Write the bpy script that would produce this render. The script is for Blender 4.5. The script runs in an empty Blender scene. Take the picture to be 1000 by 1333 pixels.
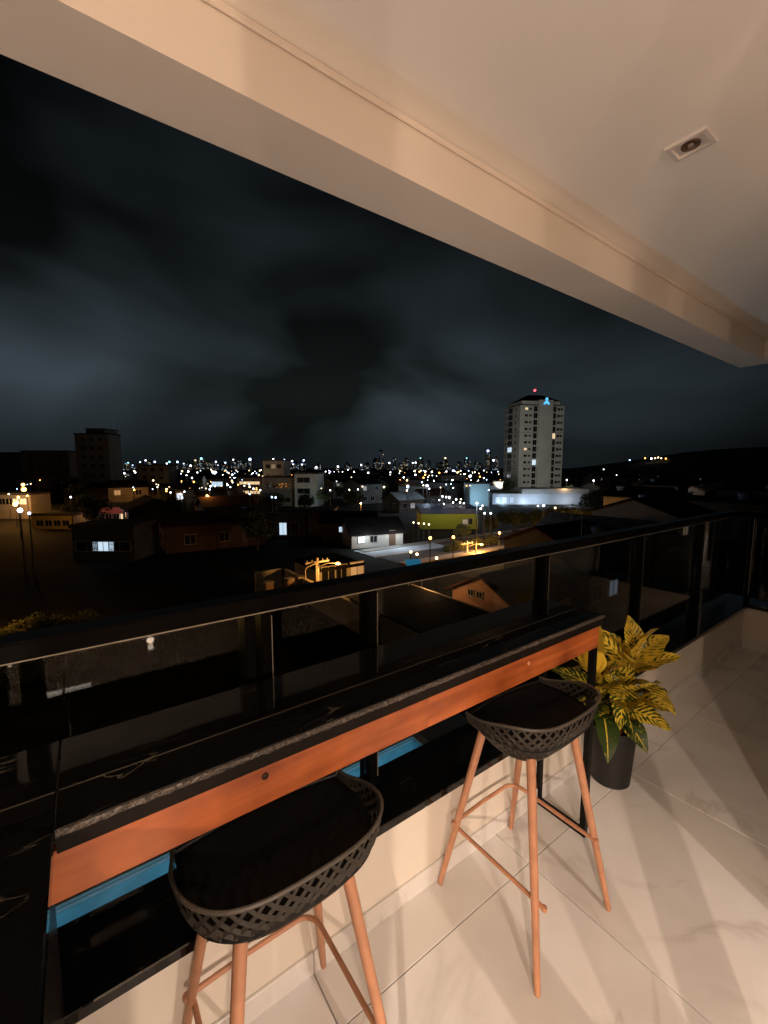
import bpy, bmesh, math, random
from math import sin, cos, pi, radians, sqrt, atan, atan2, hypot
from mathutils import Vector, Matrix
random.seed(7)
S = bpy.context.scene
COL = S.collection

# ------------------------------------------------------------------ camera
# world: X runs along the balcony, Y points out over the town, Z up, balcony floor at z = 0
EYE = Vector((0, 0, 1.6)); FPX = 550.0
PITCH = atan((666.5-609)/FPX); YAW = atan2(770, hypot(609-666.5, FPX))
RIGHT = Vector((sin(YAW), -cos(YAW), 0))
FWD = Vector((cos(YAW), sin(YAW), 0))*cos(PITCH)+Vector((0, 0, -1))*sin(PITCH)
UP = RIGHT.cross(FWD)
cam = bpy.data.cameras.new('camera'); camo = bpy.data.objects.new('camera', cam); COL.objects.link(camo)
cam.sensor_fit = 'HORIZONTAL'; cam.sensor_width = 36; cam.lens = 36*FPX/1000
cam.clip_start = 0.02; cam.clip_end = 9000
camo.matrix_world = Matrix.Translation(EYE) @ Matrix((RIGHT, UP, -FWD)).transposed().to_4x4()
S.camera = camo

# ------------------------------------------------------------------ night sky: low clouds faintly lit by the town
W = bpy.data.worlds.new('World'); S.world = W; W.use_nodes = True
def build_world():
    nt = W.node_tree; nt.nodes.clear(); N = nt.nodes.new; L = nt.links.new
    out = N('ShaderNodeOutputWorld'); bg = N('ShaderNodeBackground'); L(bg.outputs[0], out.inputs[0])
    tc = N('ShaderNodeTexCoord'); sep = N('ShaderNodeSeparateXYZ'); L(tc.outputs['Generated'], sep.inputs[0])
    mp = N('ShaderNodeMapping'); L(tc.outputs['Generated'], mp.inputs[0])
    mp.inputs['Location'].default_value = (12.3, 2.5, 0.0); mp.inputs['Scale'].default_value = (1.0, 1.0, 2.1)
    n1 = N('ShaderNodeTexNoise'); L(mp.outputs[0], n1.inputs['Vector'])
    n1.inputs['Scale'].default_value = 2.0; n1.inputs['Detail'].default_value = 3.2; n1.inputs['Roughness'].default_value = .44; n1.inputs['Distortion'].default_value = .35
    r1 = N('ShaderNodeValToRGB'); L(n1.outputs[0], r1.inputs[0])
    e = r1.color_ramp.elements; e[0].position = .36; e[0].color = (.0050, .0066, .0064, 1); e[1].position = .70; e[1].color = (.034, .0465, .056, 1)
    # the cloud deck is a little darker high overhead and in the band right on the horizon
    rz = N('ShaderNodeValToRGB'); L(sep.outputs[2], rz.inputs[0]); q = rz.color_ramp.elements
    q[0].position = 0; q[0].color = (.42,)*3+(1,); q[1].position = 1; q[1].color = (.16,)*3+(1,)
    for p, v in ((.04, .50), (.09, .80), (.16, 1.22), (.30, .62), (.44, .36), (.58, .22)):
        a = q.new(p); a.color = (v, v, v, 1)
    mx = N('ShaderNodeMix'); mx.data_type = 'RGBA'; mx.blend_type = 'MULTIPLY'; mx.inputs[0].default_value = 1
    L(r1.outputs[0], mx.inputs[6]); L(rz.outputs[0], mx.inputs[7])
    cd = (FWD*FPX+RIGHT*(340-500)); cd.z = 0; cd.normalize()
    dt = N('ShaderNodeVectorMath'); dt.operation = 'DOT_PRODUCT'; L(tc.outputs['Generated'], dt.inputs[0]); dt.inputs[1].default_value = cd
    mr = N('ShaderNodeMapRange'); mr.interpolation_type = 'SMOOTHSTEP'; L(dt.outputs['Value'], mr.inputs[0])
    for i, v in ((1, .45), (2, .97), (3, .34), (4, 1.12)): mr.inputs[i].default_value = v
    L(mx.outputs[2], bg.inputs[0]); L(mr.outputs[0], bg.inputs[1])
build_world()

# ------------------------------------------------------------------ render
S.view_settings.view_transform = 'Standard'; S.view_settings.look = 'None'
S.view_settings.exposure = 0; S.view_settings.gamma = 1; S.view_settings.use_curve_mapping = False
S.cycles.use_denoising = True
try: S.cycles.denoiser = 'OPENIMAGEDENOISE'
except Exception: pass
S.cycles.max_bounces = 7; S.cycles.diffuse_bounces = 4; S.cycles.glossy_bounces = 4; S.cycles.transparent_max_bounces = 12
S.cycles.sample_clamp_indirect = 3.0
S.cycles.caustics_reflective = False; S.cycles.caustics_refractive = False

# ------------------------------------------------------------------ rays from the viewpoint, to find where far things stand
GZ = -8.5
def ray(u, v): return FWD*FPX+RIGHT*(u-500)-UP*(v-666.5)
def at_z(u, v, z=GZ):
    d = ray(u, v); return EYE+d*((z-EYE.z)/d.z)
def at_y(u, v, y):
    d = ray(u, v); return EYE+d*(y/d.y)
def at_x(u, v, x):
    d = ray(u, v); return EYE+d*(x/d.x)
def at_d(u, v, D): return EYE+ray(u, v)*(D/FPX)

# ------------------------------------------------------------------ materials
MAT = {}
def mat(name, col=(.5, .5, .5), rough=.6, metal=0, noise=None, bump=None, emit=None, strength=1, spec=.5, sample=True):
    """noise=(scale, amount) mottles the base colour, bump=(scale, strength) roughens the surface"""
    if name in MAT: return MAT[name]
    m = bpy.data.materials.new(name); m.use_nodes = True; nt = m.node_tree; b = nt.nodes['Principled BSDF']
    b.inputs['Base Color'].default_value = (*col, 1); b.inputs['Roughness'].default_value = rough; b.inputs['Metallic'].default_value = metal
    b.inputs['Specular IOR Level'].default_value = spec
    if emit:
        b.inputs['Emission Color'].default_value = (*emit, 1); b.inputs['Emission Strength'].default_value = strength
        if not sample: m.cycles.emission_sampling = 'NONE'
    if noise or bump:
        geo = nt.nodes.new('ShaderNodeNewGeometry')
    if noise:
        n = nt.nodes.new('ShaderNodeTexNoise'); n.inputs['Scale'].default_value = noise[0]; n.inputs['Detail'].default_value = 5
        nt.links.new(geo.outputs['Position'], n.inputs['Vector'])
        r = nt.nodes.new('ShaderNodeValToRGB'); nt.links.new(n.outputs[0], r.inputs[0])
        a = noise[1]; e = r.color_ramp.elements; e[0].position = .3; e[1].position = .72
        e[0].color = (*[max(0, c*(1-a)) for c in col], 1); e[1].color = (*[min(1, c*(1+a)) for c in col], 1)
        nt.links.new(r.outputs[0], b.inputs['Base Color'])
    if bump:
        n2 = nt.nodes.new('ShaderNodeTexNoise'); n2.inputs['Scale'].default_value = bump[0]; n2.inputs['Detail'].default_value = 4
        nt.links.new(geo.outputs['Position'], n2.inputs['Vector'])
        bp = nt.nodes.new('ShaderNodeBump'); bp.inputs['Strength'].default_value = bump[1]; bp.inputs['Distance'].default_value = .01
        nt.links.new(n2.outputs[0], bp.inputs['Height']); nt.links.new(bp.outputs[0], b.inputs['Normal'])
    MAT[name] = m
    return m

def marble():
    m = mat('polished_porcelain', (.72, .68, .62), .22); nt = m.node_tree; b = nt.nodes['Principled BSDF']; N = nt.nodes.new; L = nt.links.new
    geo = N('ShaderNodeNewGeometry'); oi = N('ShaderNodeObjectInfo')
    off = N('ShaderNodeVectorMath'); off.operation = 'ADD'
    cmb = N('ShaderNodeCombineXYZ'); k = N('ShaderNodeMath'); k.operation = 'MULTIPLY'; k.inputs[1].default_value = 37.0
    L(oi.outputs['Random'], k.inputs[0]); L(k.outputs[0], cmb.inputs[0]); L(k.outputs[0], cmb.inputs[2])
    L(geo.outputs['Position'], off.inputs[0]); L(cmb.outputs[0], off.inputs[1])
    n0 = N('ShaderNodeTexNoise'); n0.inputs['Scale'].default_value = 1.6; n0.inputs['Detail'].default_value = 7; n0.inputs['Distortion'].default_value = 1.2
    L(off.outputs[0], n0.inputs['Vector'])
    # thin wandering veins: where the noise crosses its middle value
    sb = N('ShaderNodeMath'); sb.operation = 'SUBTRACT'; sb.inputs[1].default_value = .5; L(n0.outputs[0], sb.inputs[0])
    ab = N('ShaderNodeMath'); ab.operation = 'ABSOLUTE'; L(sb.outputs[0], ab.inputs[0])
    rv = N('ShaderNodeValToRGB'); L(ab.outputs[0], rv.inputs[0]); e = rv.color_ramp.elements
    e[0].position = 0; e[0].color = (.62, .60, .57, 1); e[1].position = .035; e[1].color = (.77, .765, .755, 1)
    n1 = N('ShaderNodeTexNoise'); n1.inputs['Scale'].default_value = 2.3; n1.inputs['Detail'].default_value = 4; L(off.outputs[0], n1.inputs['Vector'])
    rc = N('ShaderNodeValToRGB'); L(n1.outputs[0], rc.inputs[0]); e = rc.color_ramp.elements
    e[0].position = .34; e[0].color = (.88, .86, .83, 1); e[1].position = .62; e[1].color = (1, 1, 1, 1)
    n2 = N('ShaderNodeTexNoise'); n2.inputs['Scale'].default_value = 1.1; L(off.outputs[0], n2.inputs['Vector'])
    rm = N('ShaderNodeValToRGB'); L(n2.outputs[0], rm.inputs[0]); rm.color_ramp.elements[0].position = .42; rm.color_ramp.elements[1].position = .6
    mv = N('ShaderNodeMix'); mv.data_type = 'RGBA'; mv.inputs[6].default_value = (.77, .765, .755, 1); L(rm.outputs[0], mv.inputs[0]); L(rv.outputs[0], mv.inputs[7])
    mx = N('ShaderNodeMix'); mx.data_type = 'RGBA'; mx.blend_type = 'MULTIPLY'; mx.inputs[0].default_value = 1
    L(mv.outputs[2], mx.inputs[6]); L(rc.outputs[0], mx.inputs[7]); L(mx.outputs[2], b.inputs['Base Color'])
    return m

def granite():
    m = mat('black_granite', (.010, .009, .009), .02, spec=.55); nt = m.node_tree; b = nt.nodes['Principled BSDF']; N = nt.nodes.new; L = nt.links.new
    geo = N('ShaderNodeNewGeometry'); mp = N('ShaderNodeMapping'); L(geo.outputs['Position'], mp.inputs[0])
    mp.inputs['Rotation'].default_value = (0, 0, radians(-24)); mp.inputs['Scale'].default_value = (1.0, 4.2, 1.0); mp.inputs['Location'].default_value = (.3, .62, 0)
    n0 = N('ShaderNodeTexNoise'); n0.inputs['Scale'].default_value = 1.5; n0.inputs['Detail'].default_value = 6; n0.inputs['Distortion'].default_value = .6; L(mp.outputs[0], n0.inputs['Vector'])
    sb = N('ShaderNodeMath'); sb.operation = 'SUBTRACT'; sb.inputs[1].default_value = .5; L(n0.outputs[0], sb.inputs[0])
    ab = N('ShaderNodeMath'); ab.operation = 'ABSOLUTE'; L(sb.outputs[0], ab.inputs[0])
    rv = N('ShaderNodeValToRGB'); L(ab.outputs[0], rv.inputs[0]); e = rv.color_ramp.elements
    e[0].position = 0; e[0].color = (1, 1, 1, 1); e[1].position = .0045; e[1].color = (0, 0, 0, 1)
    n1 = N('ShaderNodeTexNoise'); n1.inputs['Scale'].default_value = 5.0; n1.inputs['Detail'].default_value = 3; L(geo.outputs['Position'], n1.inputs['Vector'])
    rm = N('ShaderNodeValToRGB'); L(n1.outputs[0], rm.inputs[0]); rm.color_ramp.elements[0].position = .53; rm.color_ramp.elements[1].position = .72
    mu = N('ShaderNodeMath'); mu.operation = 'MULTIPLY'; L(rv.outputs[0], mu.inputs[0]); L(rm.outputs[0], mu.inputs[1])
    mx = N('ShaderNodeMix'); mx.data_type = 'RGBA'; mx.inputs[6].default_value = (.0040, .0037, .0034, 1); mx.inputs[7].default_value = (.16, .14, .105, 1)
    L(mu.outputs[0], mx.inputs[0]); L(mx.outputs[2], b.inputs['Base Color'])
    return m

def rough_edge():
    m = mat('chiselled_granite_edge', (.1, .09, .08), .45); nt = m.node_tree; b = nt.nodes['Principled BSDF']; N = nt.nodes.new; L = nt.links.new
    geo = N('ShaderNodeNewGeometry'); n = N('ShaderNodeTexNoise'); n.inputs['Scale'].default_value = 380; n.inputs['Detail'].default_value = 4; n.inputs['Roughness'].default_value = .7
    L(geo.outputs['Position'], n.inputs['Vector']); r = N('ShaderNodeValToRGB'); L(n.outputs[0], r.inputs[0]); e = r.color_ramp.elements
    e[0].position = .42; e[0].color = (.012, .011, .010, 1); e[1].position = .72; e[1].color = (.17, .14, .12, 1); L(r.outputs[0], b.inputs['Base Color'])
    bp = N('ShaderNodeBump'); bp.inputs['Strength'].default_value = .9; bp.inputs['Distance'].default_value = .004
    n2 = N('ShaderNodeTexNoise'); n2.inputs['Scale'].default_value = 90; n2.inputs['Detail'].default_value = 4; L(geo.outputs['Position'], n2.inputs['Vector'])
    L(n2.outputs[0], bp.inputs['Height']); L(bp.outputs[0], b.inputs['Normal'])
    return m

def wood():
    m = mat('varnished_red_wood', (.33, .1, .03), .36); nt = m.node_tree; b = nt.nodes['Principled BSDF']; N = nt.nodes.new; L = nt.links.new
    geo = N('ShaderNodeNewGeometry'); oi = N('ShaderNodeObjectInfo'); mp = N('ShaderNodeMapping'); L(geo.outputs['Position'], mp.inputs[0])
    mp.inputs['Scale'].default_value = (1.6, 20, 26); c = N('ShaderNodeCombineXYZ'); k = N('ShaderNodeMath'); k.operation = 'MULTIPLY'; k.inputs[1].default_value = 9
    L(oi.outputs['Random'], k.inputs[0]); L(k.outputs[0], c.inputs[0]); L(c.outputs[0], mp.inputs['Location'])
    n = N('ShaderNodeTexNoise'); n.inputs['Scale'].default_value = 1.0; n.inputs['Detail'].default_value = 6; n.inputs['Distortion'].default_value = .5; L(mp.outputs[0], n.inputs['Vector'])
    n3 = N('ShaderNodeTexNoise'); n3.inputs['Scale'].default_value = 5.0; n3.inputs['Detail'].default_value = 3; L(geo.outputs['Position'], n3.inputs['Vector'])
    mm = N('ShaderNodeMath'); mm.operation = 'MULTIPLY_ADD'; mm.inputs[1].default_value = .5; L(n.outputs[0], mm.inputs[0])
    m5 = N('ShaderNodeMath'); m5.operation = 'MULTIPLY'; m5.inputs[1].default_value = .5; L(n3.outputs[0], m5.inputs[0]); L(m5.outputs[0], mm.inputs[2])
    r = N('ShaderNodeValToRGB'); L(mm.outputs[0], r.inputs[0]); e = r.color_ramp.elements
    e[0].position = .38; e[0].color = (.20, .043, .009, 1); e[1].position = .64; e[1].color = (.52, .145, .036, 1); L(r.outputs[0], b.inputs['Base Color'])
    return m

def leaf_mat():
    m = mat('croton_leaf', (.3, .3, .05), .45); nt = m.node_tree; b = nt.nodes['Principled BSDF']; N = nt.nodes.new; L = nt.links.new
    uv = N('ShaderNodeUVMap'); uv.uv_map = 'leaf'; sep = N('ShaderNodeSeparateXYZ'); L(uv.outputs[0], sep.inputs[0])
    oi = N('ShaderNodeObjectInfo')
    ax = N('ShaderNodeMath'); ax.operation = 'SUBTRACT'; ax.inputs[1].default_value = .5; L(sep.outputs[0], ax.inputs[0])
    aa = N('ShaderNodeMath'); aa.operation = 'ABSOLUTE'; L(ax.outputs[0], aa.inputs[0])
    # side veins: slanted stripes v - 0.5|u|
    ma = N('ShaderNodeMath'); ma.operation = 'MULTIPLY_ADD'; ma.inputs[1].default_value = -.55; L(aa.outputs[0], ma.inputs[0]); L(sep.outputs[1], ma.inputs[2])
    fr = N('ShaderNodeMath'); fr.operation = 'MULTIPLY'; fr.inputs[1].default_value = 62; L(ma.outputs[0], fr.inputs[0])
    sn = N('ShaderNodeMath'); sn.operation = 'SINE'; L(fr.outputs[0], sn.inputs[0])
    geo = N('ShaderNodeNewGeometry'); n = N('ShaderNodeTexNoise'); n.inputs['Scale'].default_value = 34; n.inputs['Detail'].default_value = 3; L(geo.outputs['Position'], n.inputs['Vector'])
    # midrib always yellow
    md = N('ShaderNodeMath'); md.operation = 'LESS_THAN'; md.inputs[1].default_value = .022; L(aa.outputs[0], md.inputs[0])
    s1 = N('ShaderNodeMath'); s1.operation = 'MULTIPLY_ADD'; s1.inputs[1].default_value = .15; L(sn.outputs[0], s1.inputs[0]); L(n.outputs[0], s1.inputs[2])
    # how green a leaf is comes from its own colour value
    gr = N('ShaderNodeMath'); gr.operation = 'ADD'; L(s1.outputs[0], gr.inputs[0])
    at = N('ShaderNodeAttribute'); at.attribute_type = 'OBJECT'; at.attribute_name = 'ripeness'; L(at.outputs['Fac'], gr.inputs[1])
    mxx = N('ShaderNodeMath'); mxx.operation = 'ADD'; L(gr.outputs[0], mxx.inputs[0])
    m2 = N('ShaderNodeMath'); m2.operation = 'MULTIPLY'; m2.inputs[1].default_value = .6; L(md.outputs[0], m2.inputs[0]); L(m2.outputs[0], mxx.inputs[1])
    r = N('ShaderNodeValToRGB'); L(mxx.outputs[0], r.inputs[0]); e = r.color_ramp.elements
    e[0].position = .42; e[0].color = (.022, .045, .006, 1); e[1].position = .62; e[1].color = (.74, .53, .05, 1)
    q = e.new(.50); q.color = (.10, .13, .012, 1)
    L(r.outputs[0], b.inputs['Base Color'])
    return m

M_TILE = marble(); M_GRAN = granite(); M_EDGE = rough_edge(); M_WOOD = wood(); M_LEAF = leaf_mat()
M_GROUT = mat('grout', (.33, .29, .25), .8)
M_PAINT = mat("white_paint", (.95, .91, .86), .55, noise=(1.6, .04), bump=(60, .03)); M_BEAM = mat('beige_beam_paint', (.78, .71, .64), .55, noise=(2.0, .05), bump=(60, .03))
M_WALL = mat('cream_wall_paint', (.74, .69, .61), .6, noise=(4, .04), bump=(60, .08))
M_RAIL = mat('black_rail_paint', (.0026, .0024, .0022), .3, spec=.05)
M_ALU = mat('bead_and_highlight_metal', (.42, .38, .30), .35, .6)
M_STEEL = mat('black_steel', (.004, .004, .004), .42, spec=.12)
M_SHELL = mat('dark_plastic', (.066, .059, .050), .42, bump=(400, .05))
M_LEG = mat('copper_brown_legs', (.49, .240, .135), .42, noise=(14, .16))
M_POT = mat('black_pot', (.006, .0065, .005), .6, bump=(150, .15))
M_BARK = mat('red_bark_chip', (.20, .065, .035), .85, noise=(60, .4))
M_SOIL = mat('soil', (.03, .018, .012), .95)
M_STEM = mat('plant_stem', (.12, .09, .04), .7)
M_SCREW = mat('screw_head', (.03, .018, .012), .4, .6)
M_PLUG = mat('wood_plug', (.55, .25, .14), .4)
M_GLASS = bpy.data.materials.new('clear_glass'); M_GLASS.use_nodes = True
def ior_both_ways(nt, f, ior):
    ge = nt.nodes.new('ShaderNodeNewGeometry'); m = nt.nodes.new('ShaderNodeMix'); m.data_type = 'FLOAT'
    m.inputs[2].default_value = ior; m.inputs[3].default_value = 1/ior
    nt.links.new(ge.outputs['Backfacing'], m.inputs[0]); nt.links.new(m.outputs[0], f.inputs[0])
def glass():
    nt = M_GLASS.node_tree; nt.nodes.clear(); N = nt.nodes.new; L = nt.links.new
    o = N('ShaderNodeOutputMaterial'); mx = N('ShaderNodeMixShader'); t = N('ShaderNodeBsdfTransparent'); g = N('ShaderNodeBsdfGlossy'); f = N('ShaderNodeFresnel')
    t.inputs[0].default_value = (.90, .93, .91, 1); g.inputs['Roughness'].default_value = .0; f.inputs[0].default_value = 1.55
    g.inputs[0].default_value = (1, 1, 1, 1)
    ior_both_ways(nt, f, 1.52)
    L(f.outputs[0], mx.inputs[0]); L(t.outputs[0], mx.inputs[1]); L(g.outputs[0], mx.inputs[2]); L(mx.outputs[0], o.inputs[0])
glass()

# ------------------------------------------------------------------ mesh helpers
class MB:
    def __init__(s): s.v = []; s.f = []; s.sm = False
    def box(s, x0, x1, y0, y1, z0, z1):
        i = len(s.v); s.v += [(x0, y0, z0), (x1, y0, z0), (x1, y1, z0), (x0, y1, z0), (x0, y0, z1), (x1, y0, z1), (x1, y1, z1), (x0, y1, z1)]
        s.f += [tuple(i+k for k in q) for q in ((0, 3, 2, 1), (4, 5, 6, 7), (0, 1, 5, 4), (1, 2, 6, 5), (2, 3, 7, 6), (3, 0, 4, 7))]; return s
    def bbox(s, x0, x1, y0, y1, z0, z1, b=.003):
        """box with its edges bevelled"""
        i = len(s.v); bm = bmesh.new(); bmesh.ops.create_cube(bm, size=1)
        for v in bm.verts: v.co = Vector(((x0+x1)/2+v.co.x*(x1-x0), (y0+y1)/2+v.co.y*(y1-y0), (z0+z1)/2+v.co.z*(z1-z0)))
        bmesh.ops.bevel(bm, geom=bm.edges[:], offset=b, segments=1, affect='EDGES'); bm.verts.index_update()
        s.v += [tuple(v.co) for v in bm.verts]; s.f += [tuple(i+v.index for v in f.verts) for f in bm.faces]; bm.free(); return s
    def tube(s, pts, rad, n=10, cap=True):
        P = [Vector(p) for p in pts]; R = rad if isinstance(rad, (list, tuple)) else [rad]*len(P); i0 = len(s.v); a = None
        for k, p in enumerate(P):
            d = (P[min(k+1, len(P)-1)]-P[max(k-1, 0)]).normalized()
            if a is None: a = d.orthogonal().normalized()
            a = (a-d*a.dot(d)).normalized(); b = d.cross(a)
            for j in range(n):
                t = 2*pi*j/n; s.v.append(tuple(p+(a*cos(t)+b*sin(t))*R[k]))
        for k in range(len(P)-1):
            for j in range(n):
                q = (j+1) % n; s.f.append((i0+k*n+j, i0+k*n+q, i0+(k+1)*n+q, i0+(k+1)*n+j))
        if cap:
            s.f.append(tuple(i0+j for j in reversed(range(n)))); s.f.append(tuple(i0+(len(P)-1)*n+j for j in range(n)))
        return s
    def lathe(s, prof, n=32, cx=0, cy=0):
        i0 = len(s.v)
        for r, z in prof:
            for j in range(n):
                t = 2*pi*j/n; s.v.append((cx+r*cos(t), cy+r*sin(t), z))
        for k in range(len(prof)-1):
            for j in range(n):
                q = (j+1) % n; s.f.append((i0+k*n+j, i0+k*n+q, i0+(k+1)*n+q, i0+(k+1)*n+j))
        if prof[0][0] > 1e-4: s.f.append(tuple(i0+j for j in reversed(range(n))))
        if prof[-1][0] > 1e-4: s.f.append(tuple(i0+(len(prof)-1)*n+j for j in range(n)))
        return s
    def poly(s, pts): i = len(s.v); s.v += [tuple(p) for p in pts]; s.f.append(tuple(range(i, i+len(pts)))); return s
    def prism(s, pts, d):
        """polygon pts extruded by vector d"""
        i = len(s.v); n = len(pts); d = Vector(d); s.v += [tuple(p) for p in pts]+[tuple(Vector(p)+d) for p in pts]
        s.f.append(tuple(i+k for k in reversed(range(n)))); s.f.append(tuple(i+n+k for k in range(n)))
        for k in range(n): q = (k+1) % n; s.f.append((i+k, i+q, i+n+q, i+n+k))
        return s
    def mesh(s, name, m, smooth=False):
        me = bpy.data.meshes.new(name); me.from_pydata(s.v, [], s.f)
        if m: me.materials.append(m)
        bm = bmesh.new(); bm.from_mesh(me); bmesh.ops.recalc_face_normals(bm, faces=bm.faces); bm.to_mesh(me); bm.free()
        if smooth:
            for p in me.polygons: p.use_smooth = True
            try: me.set_sharp_from_angle(angle=radians(40))
            except Exception: pass
        return me
    def build(s, name, m, parent=None, loc=None, smooth=False):
        return link(name, s.mesh(name, m, smooth), parent, loc)
def link(name, me, parent=None, loc=None, rot=None):
    o = bpy.data.objects.new(name, me); COL.objects.link(o)
    if parent: o.parent = parent
    if loc is not None: o.location = loc
    if rot is not None: o.rotation_euler = rot
    return o
def tag(o, label=None, cat=None, group=None, kind=None):
    if label: o['label'] = label
    if cat: o['category'] = cat
    if group: o['group'] = group
    if kind: o['kind'] = kind
    return o
def thing(name, label, cat, loc=(0, 0, 0), rz=0, group=None):
    o = bpy.data.objects.new(name, None); COL.objects.link(o); o.location = loc; o.rotation_euler = (0, 0, rz); o.empty_display_size = .2
    return tag(o, label, cat, group)
def dup(root, loc, rz=0, label=None, group=None, scale=None):
    def cp(o, par):
        c = o.copy(); COL.objects.link(c); c.parent = par
        for ch in o.children: cp(ch, c)
        return c
    r = cp(root, None); r.location = loc; r.rotation_euler = (0, 0, rz)
    if scale: r.scale = scale
    if label: r['label'] = label
    if group: r['group'] = group
    return r
def point(name, loc, power, col, radius=.05, parent=None):
    l = bpy.data.lights.new(name, 'POINT'); l.energy = power; l.color = col; l.shadow_soft_size = radius
    o = bpy.data.objects.new(name, l); COL.objects.link(o); o.location = loc
    if parent: o.parent = parent
    return o

# ================================================================== THE BALCONY AND THE ROOM BEHIND IT
XR, YW = 4.75, 1.10      # inner corner of the parapet
CEIL, BEAMZ = 2.66, 2.49
floor = tag(MB().box(-6, XR+.3, -4.6, 1.4, -.26, -.012).build('floor', M_GROUT), kind='structure')
xs = [-6.0, -5.65, -4.77, -3.89, -3.01, -2.13, -1.25, -.37, .51, 1.39, 2.27, 3.15, 4.03, XR]
ys = [-4.6, -4.355, -3.475, -2.595, -1.715, -.835, .045, .925, YW]
tm = {}
for i in range(len(xs)-1):
    for j in range(len(ys)-1):
        w, d = xs[i+1]-xs[i]-.0035, ys[j+1]-ys[j]-.0035; key = (round(w, 3), round(d, 3))
        if key not in tm: tm[key] = MB().bbox(-w/2, w/2, -d/2, d/2, -.010, 0, .0012).mesh('tile', M_TILE)
        link('tile', tm[key], floor, ((xs[i]+xs[i+1])/2, (ys[j]+ys[j+1])/2, 0))
tag(MB().box(-6, XR-.1, -4.6, YW, CEIL, CEIL+.2).build('ceiling', M_PAINT), kind='structure')
bm_ = MB(); bm_.box(-6, XR+.10, YW, YW+.205, BEAMZ, CEIL+.2); beam = tag(bm_.build('beam', M_BEAM), kind='structure')
tag(MB().box(XR-.10, XR+.10, -4.6, YW-.0005, BEAMZ+.001, CEIL+.199).build('end_beam', M_BEAM), kind='structure')
MB().bbox(-6, XR-.1, YW-.010, YW-.0005, CEIL-.020, CEIL-.0005, .003).build('cove_moulding', M_BEAM, beam)

# low parapet with granite ledge
par = thing('parapet_wall', 'low cream parapet wall with black granite ledge and pale skirting under the railing', 'wall')
MB().box(-6, XR+.22, YW, YW+.2, -.26, .37).build('wall', M_WALL, par)
seg = -.37
while seg < XR-.01:
    e = min(seg+.88, XR-.012); MB().bbox(seg+.001, e-.001, YW-.011, YW-.0005, .0, .075, .002).build('skirting_tile', M_TILE, par); seg += .88
for a, b in ((-6, -1.1), (-1.1, .95), (.95, 2.95), (2.95, XR+.24)):
    MB().bbox(a+.0006, b-.0006, YW-.04, YW+.203, .371, .402, .003).build('ledge_slab', M_GRAN, par)
ret = thing('end_parapet_wall', 'short dim parapet wall closing the far right end of the balcony', 'wall')
MB().box(XR, XR+.2, -2.0, YW-.0008, -.26, .369).build('wall', M_WALL, ret)
MB().bbox(XR-.011, XR-.0005, -2.0, YW-.012, 0, .075, .002).build('skirting_tile', M_TILE, ret)
MB().bbox(XR-.04, XR+.203, -2.0, YW-.041, .3712, .4015, .003).build('ledge_slab', M_GRAN, ret)

# railing with glass panes
RY = 1.22
rl = thing('railing', 'black metal balcony railing with clear glass panes above the granite ledge', 'railing')
MB().bbox(-4, XR+.17, RY-.005, RY+.072, 1.165, 1.212, .006).build('top_rail', M_RAIL, rl)
MB().box(-4, XR+.09, RY-.0065, RY-.0052, 1.1655, 1.1685).build('rail_highlight_strip', M_ALU, rl)  # pale strip stands in for the highlight along the rail's lower edge
posts = [-2.38, -1.30, -.24, .386, .436, .83, 1.895, 2.96, 4.03]
for p in posts:
    w = .016 if .3 < p < .5 else .017
    MB().bbox(p-w, p+w, RY, RY+.075, .402, 1.166, .003).build('post', M_RAIL, rl)
pg = [-2.38, -1.30, -.24, .386, .83, 1.895, 2.96, 4.03, XR+.07]
for a, b in zip(pg[:-1], pg[1:]):
    lo = a+(.068 if .3 < a < .5 else .020); hi = b-(.018 if b < 4.5 else .02)
    g = MB().box(lo, hi, RY+.030, RY+.038, .432, 1.150).build('glass_pane', M_GLASS, rl)
    if b > .5:
        MB().box(lo-.0028, lo-.0004, RY+.001, RY+.012, .44, 1.15).build('glass_bead_or_streak', M_ALU, rl)
r2 = thing('end_railing', 'black glass railing turning the far right corner of the balcony', 'railing')
MB().bbox(XR+.095, XR+.172, -2.0, RY-.006, 1.1652, 1.2118, .006).build('top_rail', M_RAIL, r2)
for p in (1.12, .60, .06, -.5, -1.1):
    MB().bbox(XR+.10, XR+.165, p-.017, p+.017, .402, 1.166, .003).build('post', M_RAIL, r2)
for a, b in ((.60, 1.12), (.06, .60), (-.5, .06), (-1.1, -.5)):
    MB().box(XR+.128, XR+.136, a+.02, b-.02, .432, 1.15).build('glass_pane', M_GLASS, r2)
    MB().box(XR+.099, XR+.1005, b-.0165, b-.0140, .44, 1.15).build('glass_bead_or_streak', M_ALU, r2)  # upright strips stand in for light streaks reflected in this glass

# facade of the flat: wide open glazed front, wall to the right of x = 1.79
fw = tag(MB().box(1.79, XR+.2, -.16, 0, 0, CEIL-.0005).build('facade_wall', M_WALL), 'cream facade wall beside the glazed front, behind the camera', 'wall')
fr = thing('glazed_door_frame', 'dark upright frames of the glazed front behind the camera', 'door frame')
for a, b in ((.85, 1.0), (-.424, -.33), (-.285, -.197)):
    MB().bbox(a, b, -.09, -.005, 0, CEIL-.001, .004).build('mullion', M_STEEL, fr)
M_ROOM = mat('taupe_room_paint', (.34, .27, .21), .7, noise=(2, .06))
for n, c in (('room_back_wall', (-6, XR+.2, -4.7, -4.6, 0, CEIL)), ('room_left_wall', (-6.1, -6, -4.6, 1.3, 0, CEIL)), ('room_right_wall', (3.2, 3.3, -4.6, -.161, 0, CEIL-.0006))):
    tag(MB().box(*c).build(n, M_ROOM), kind='structure')

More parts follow.
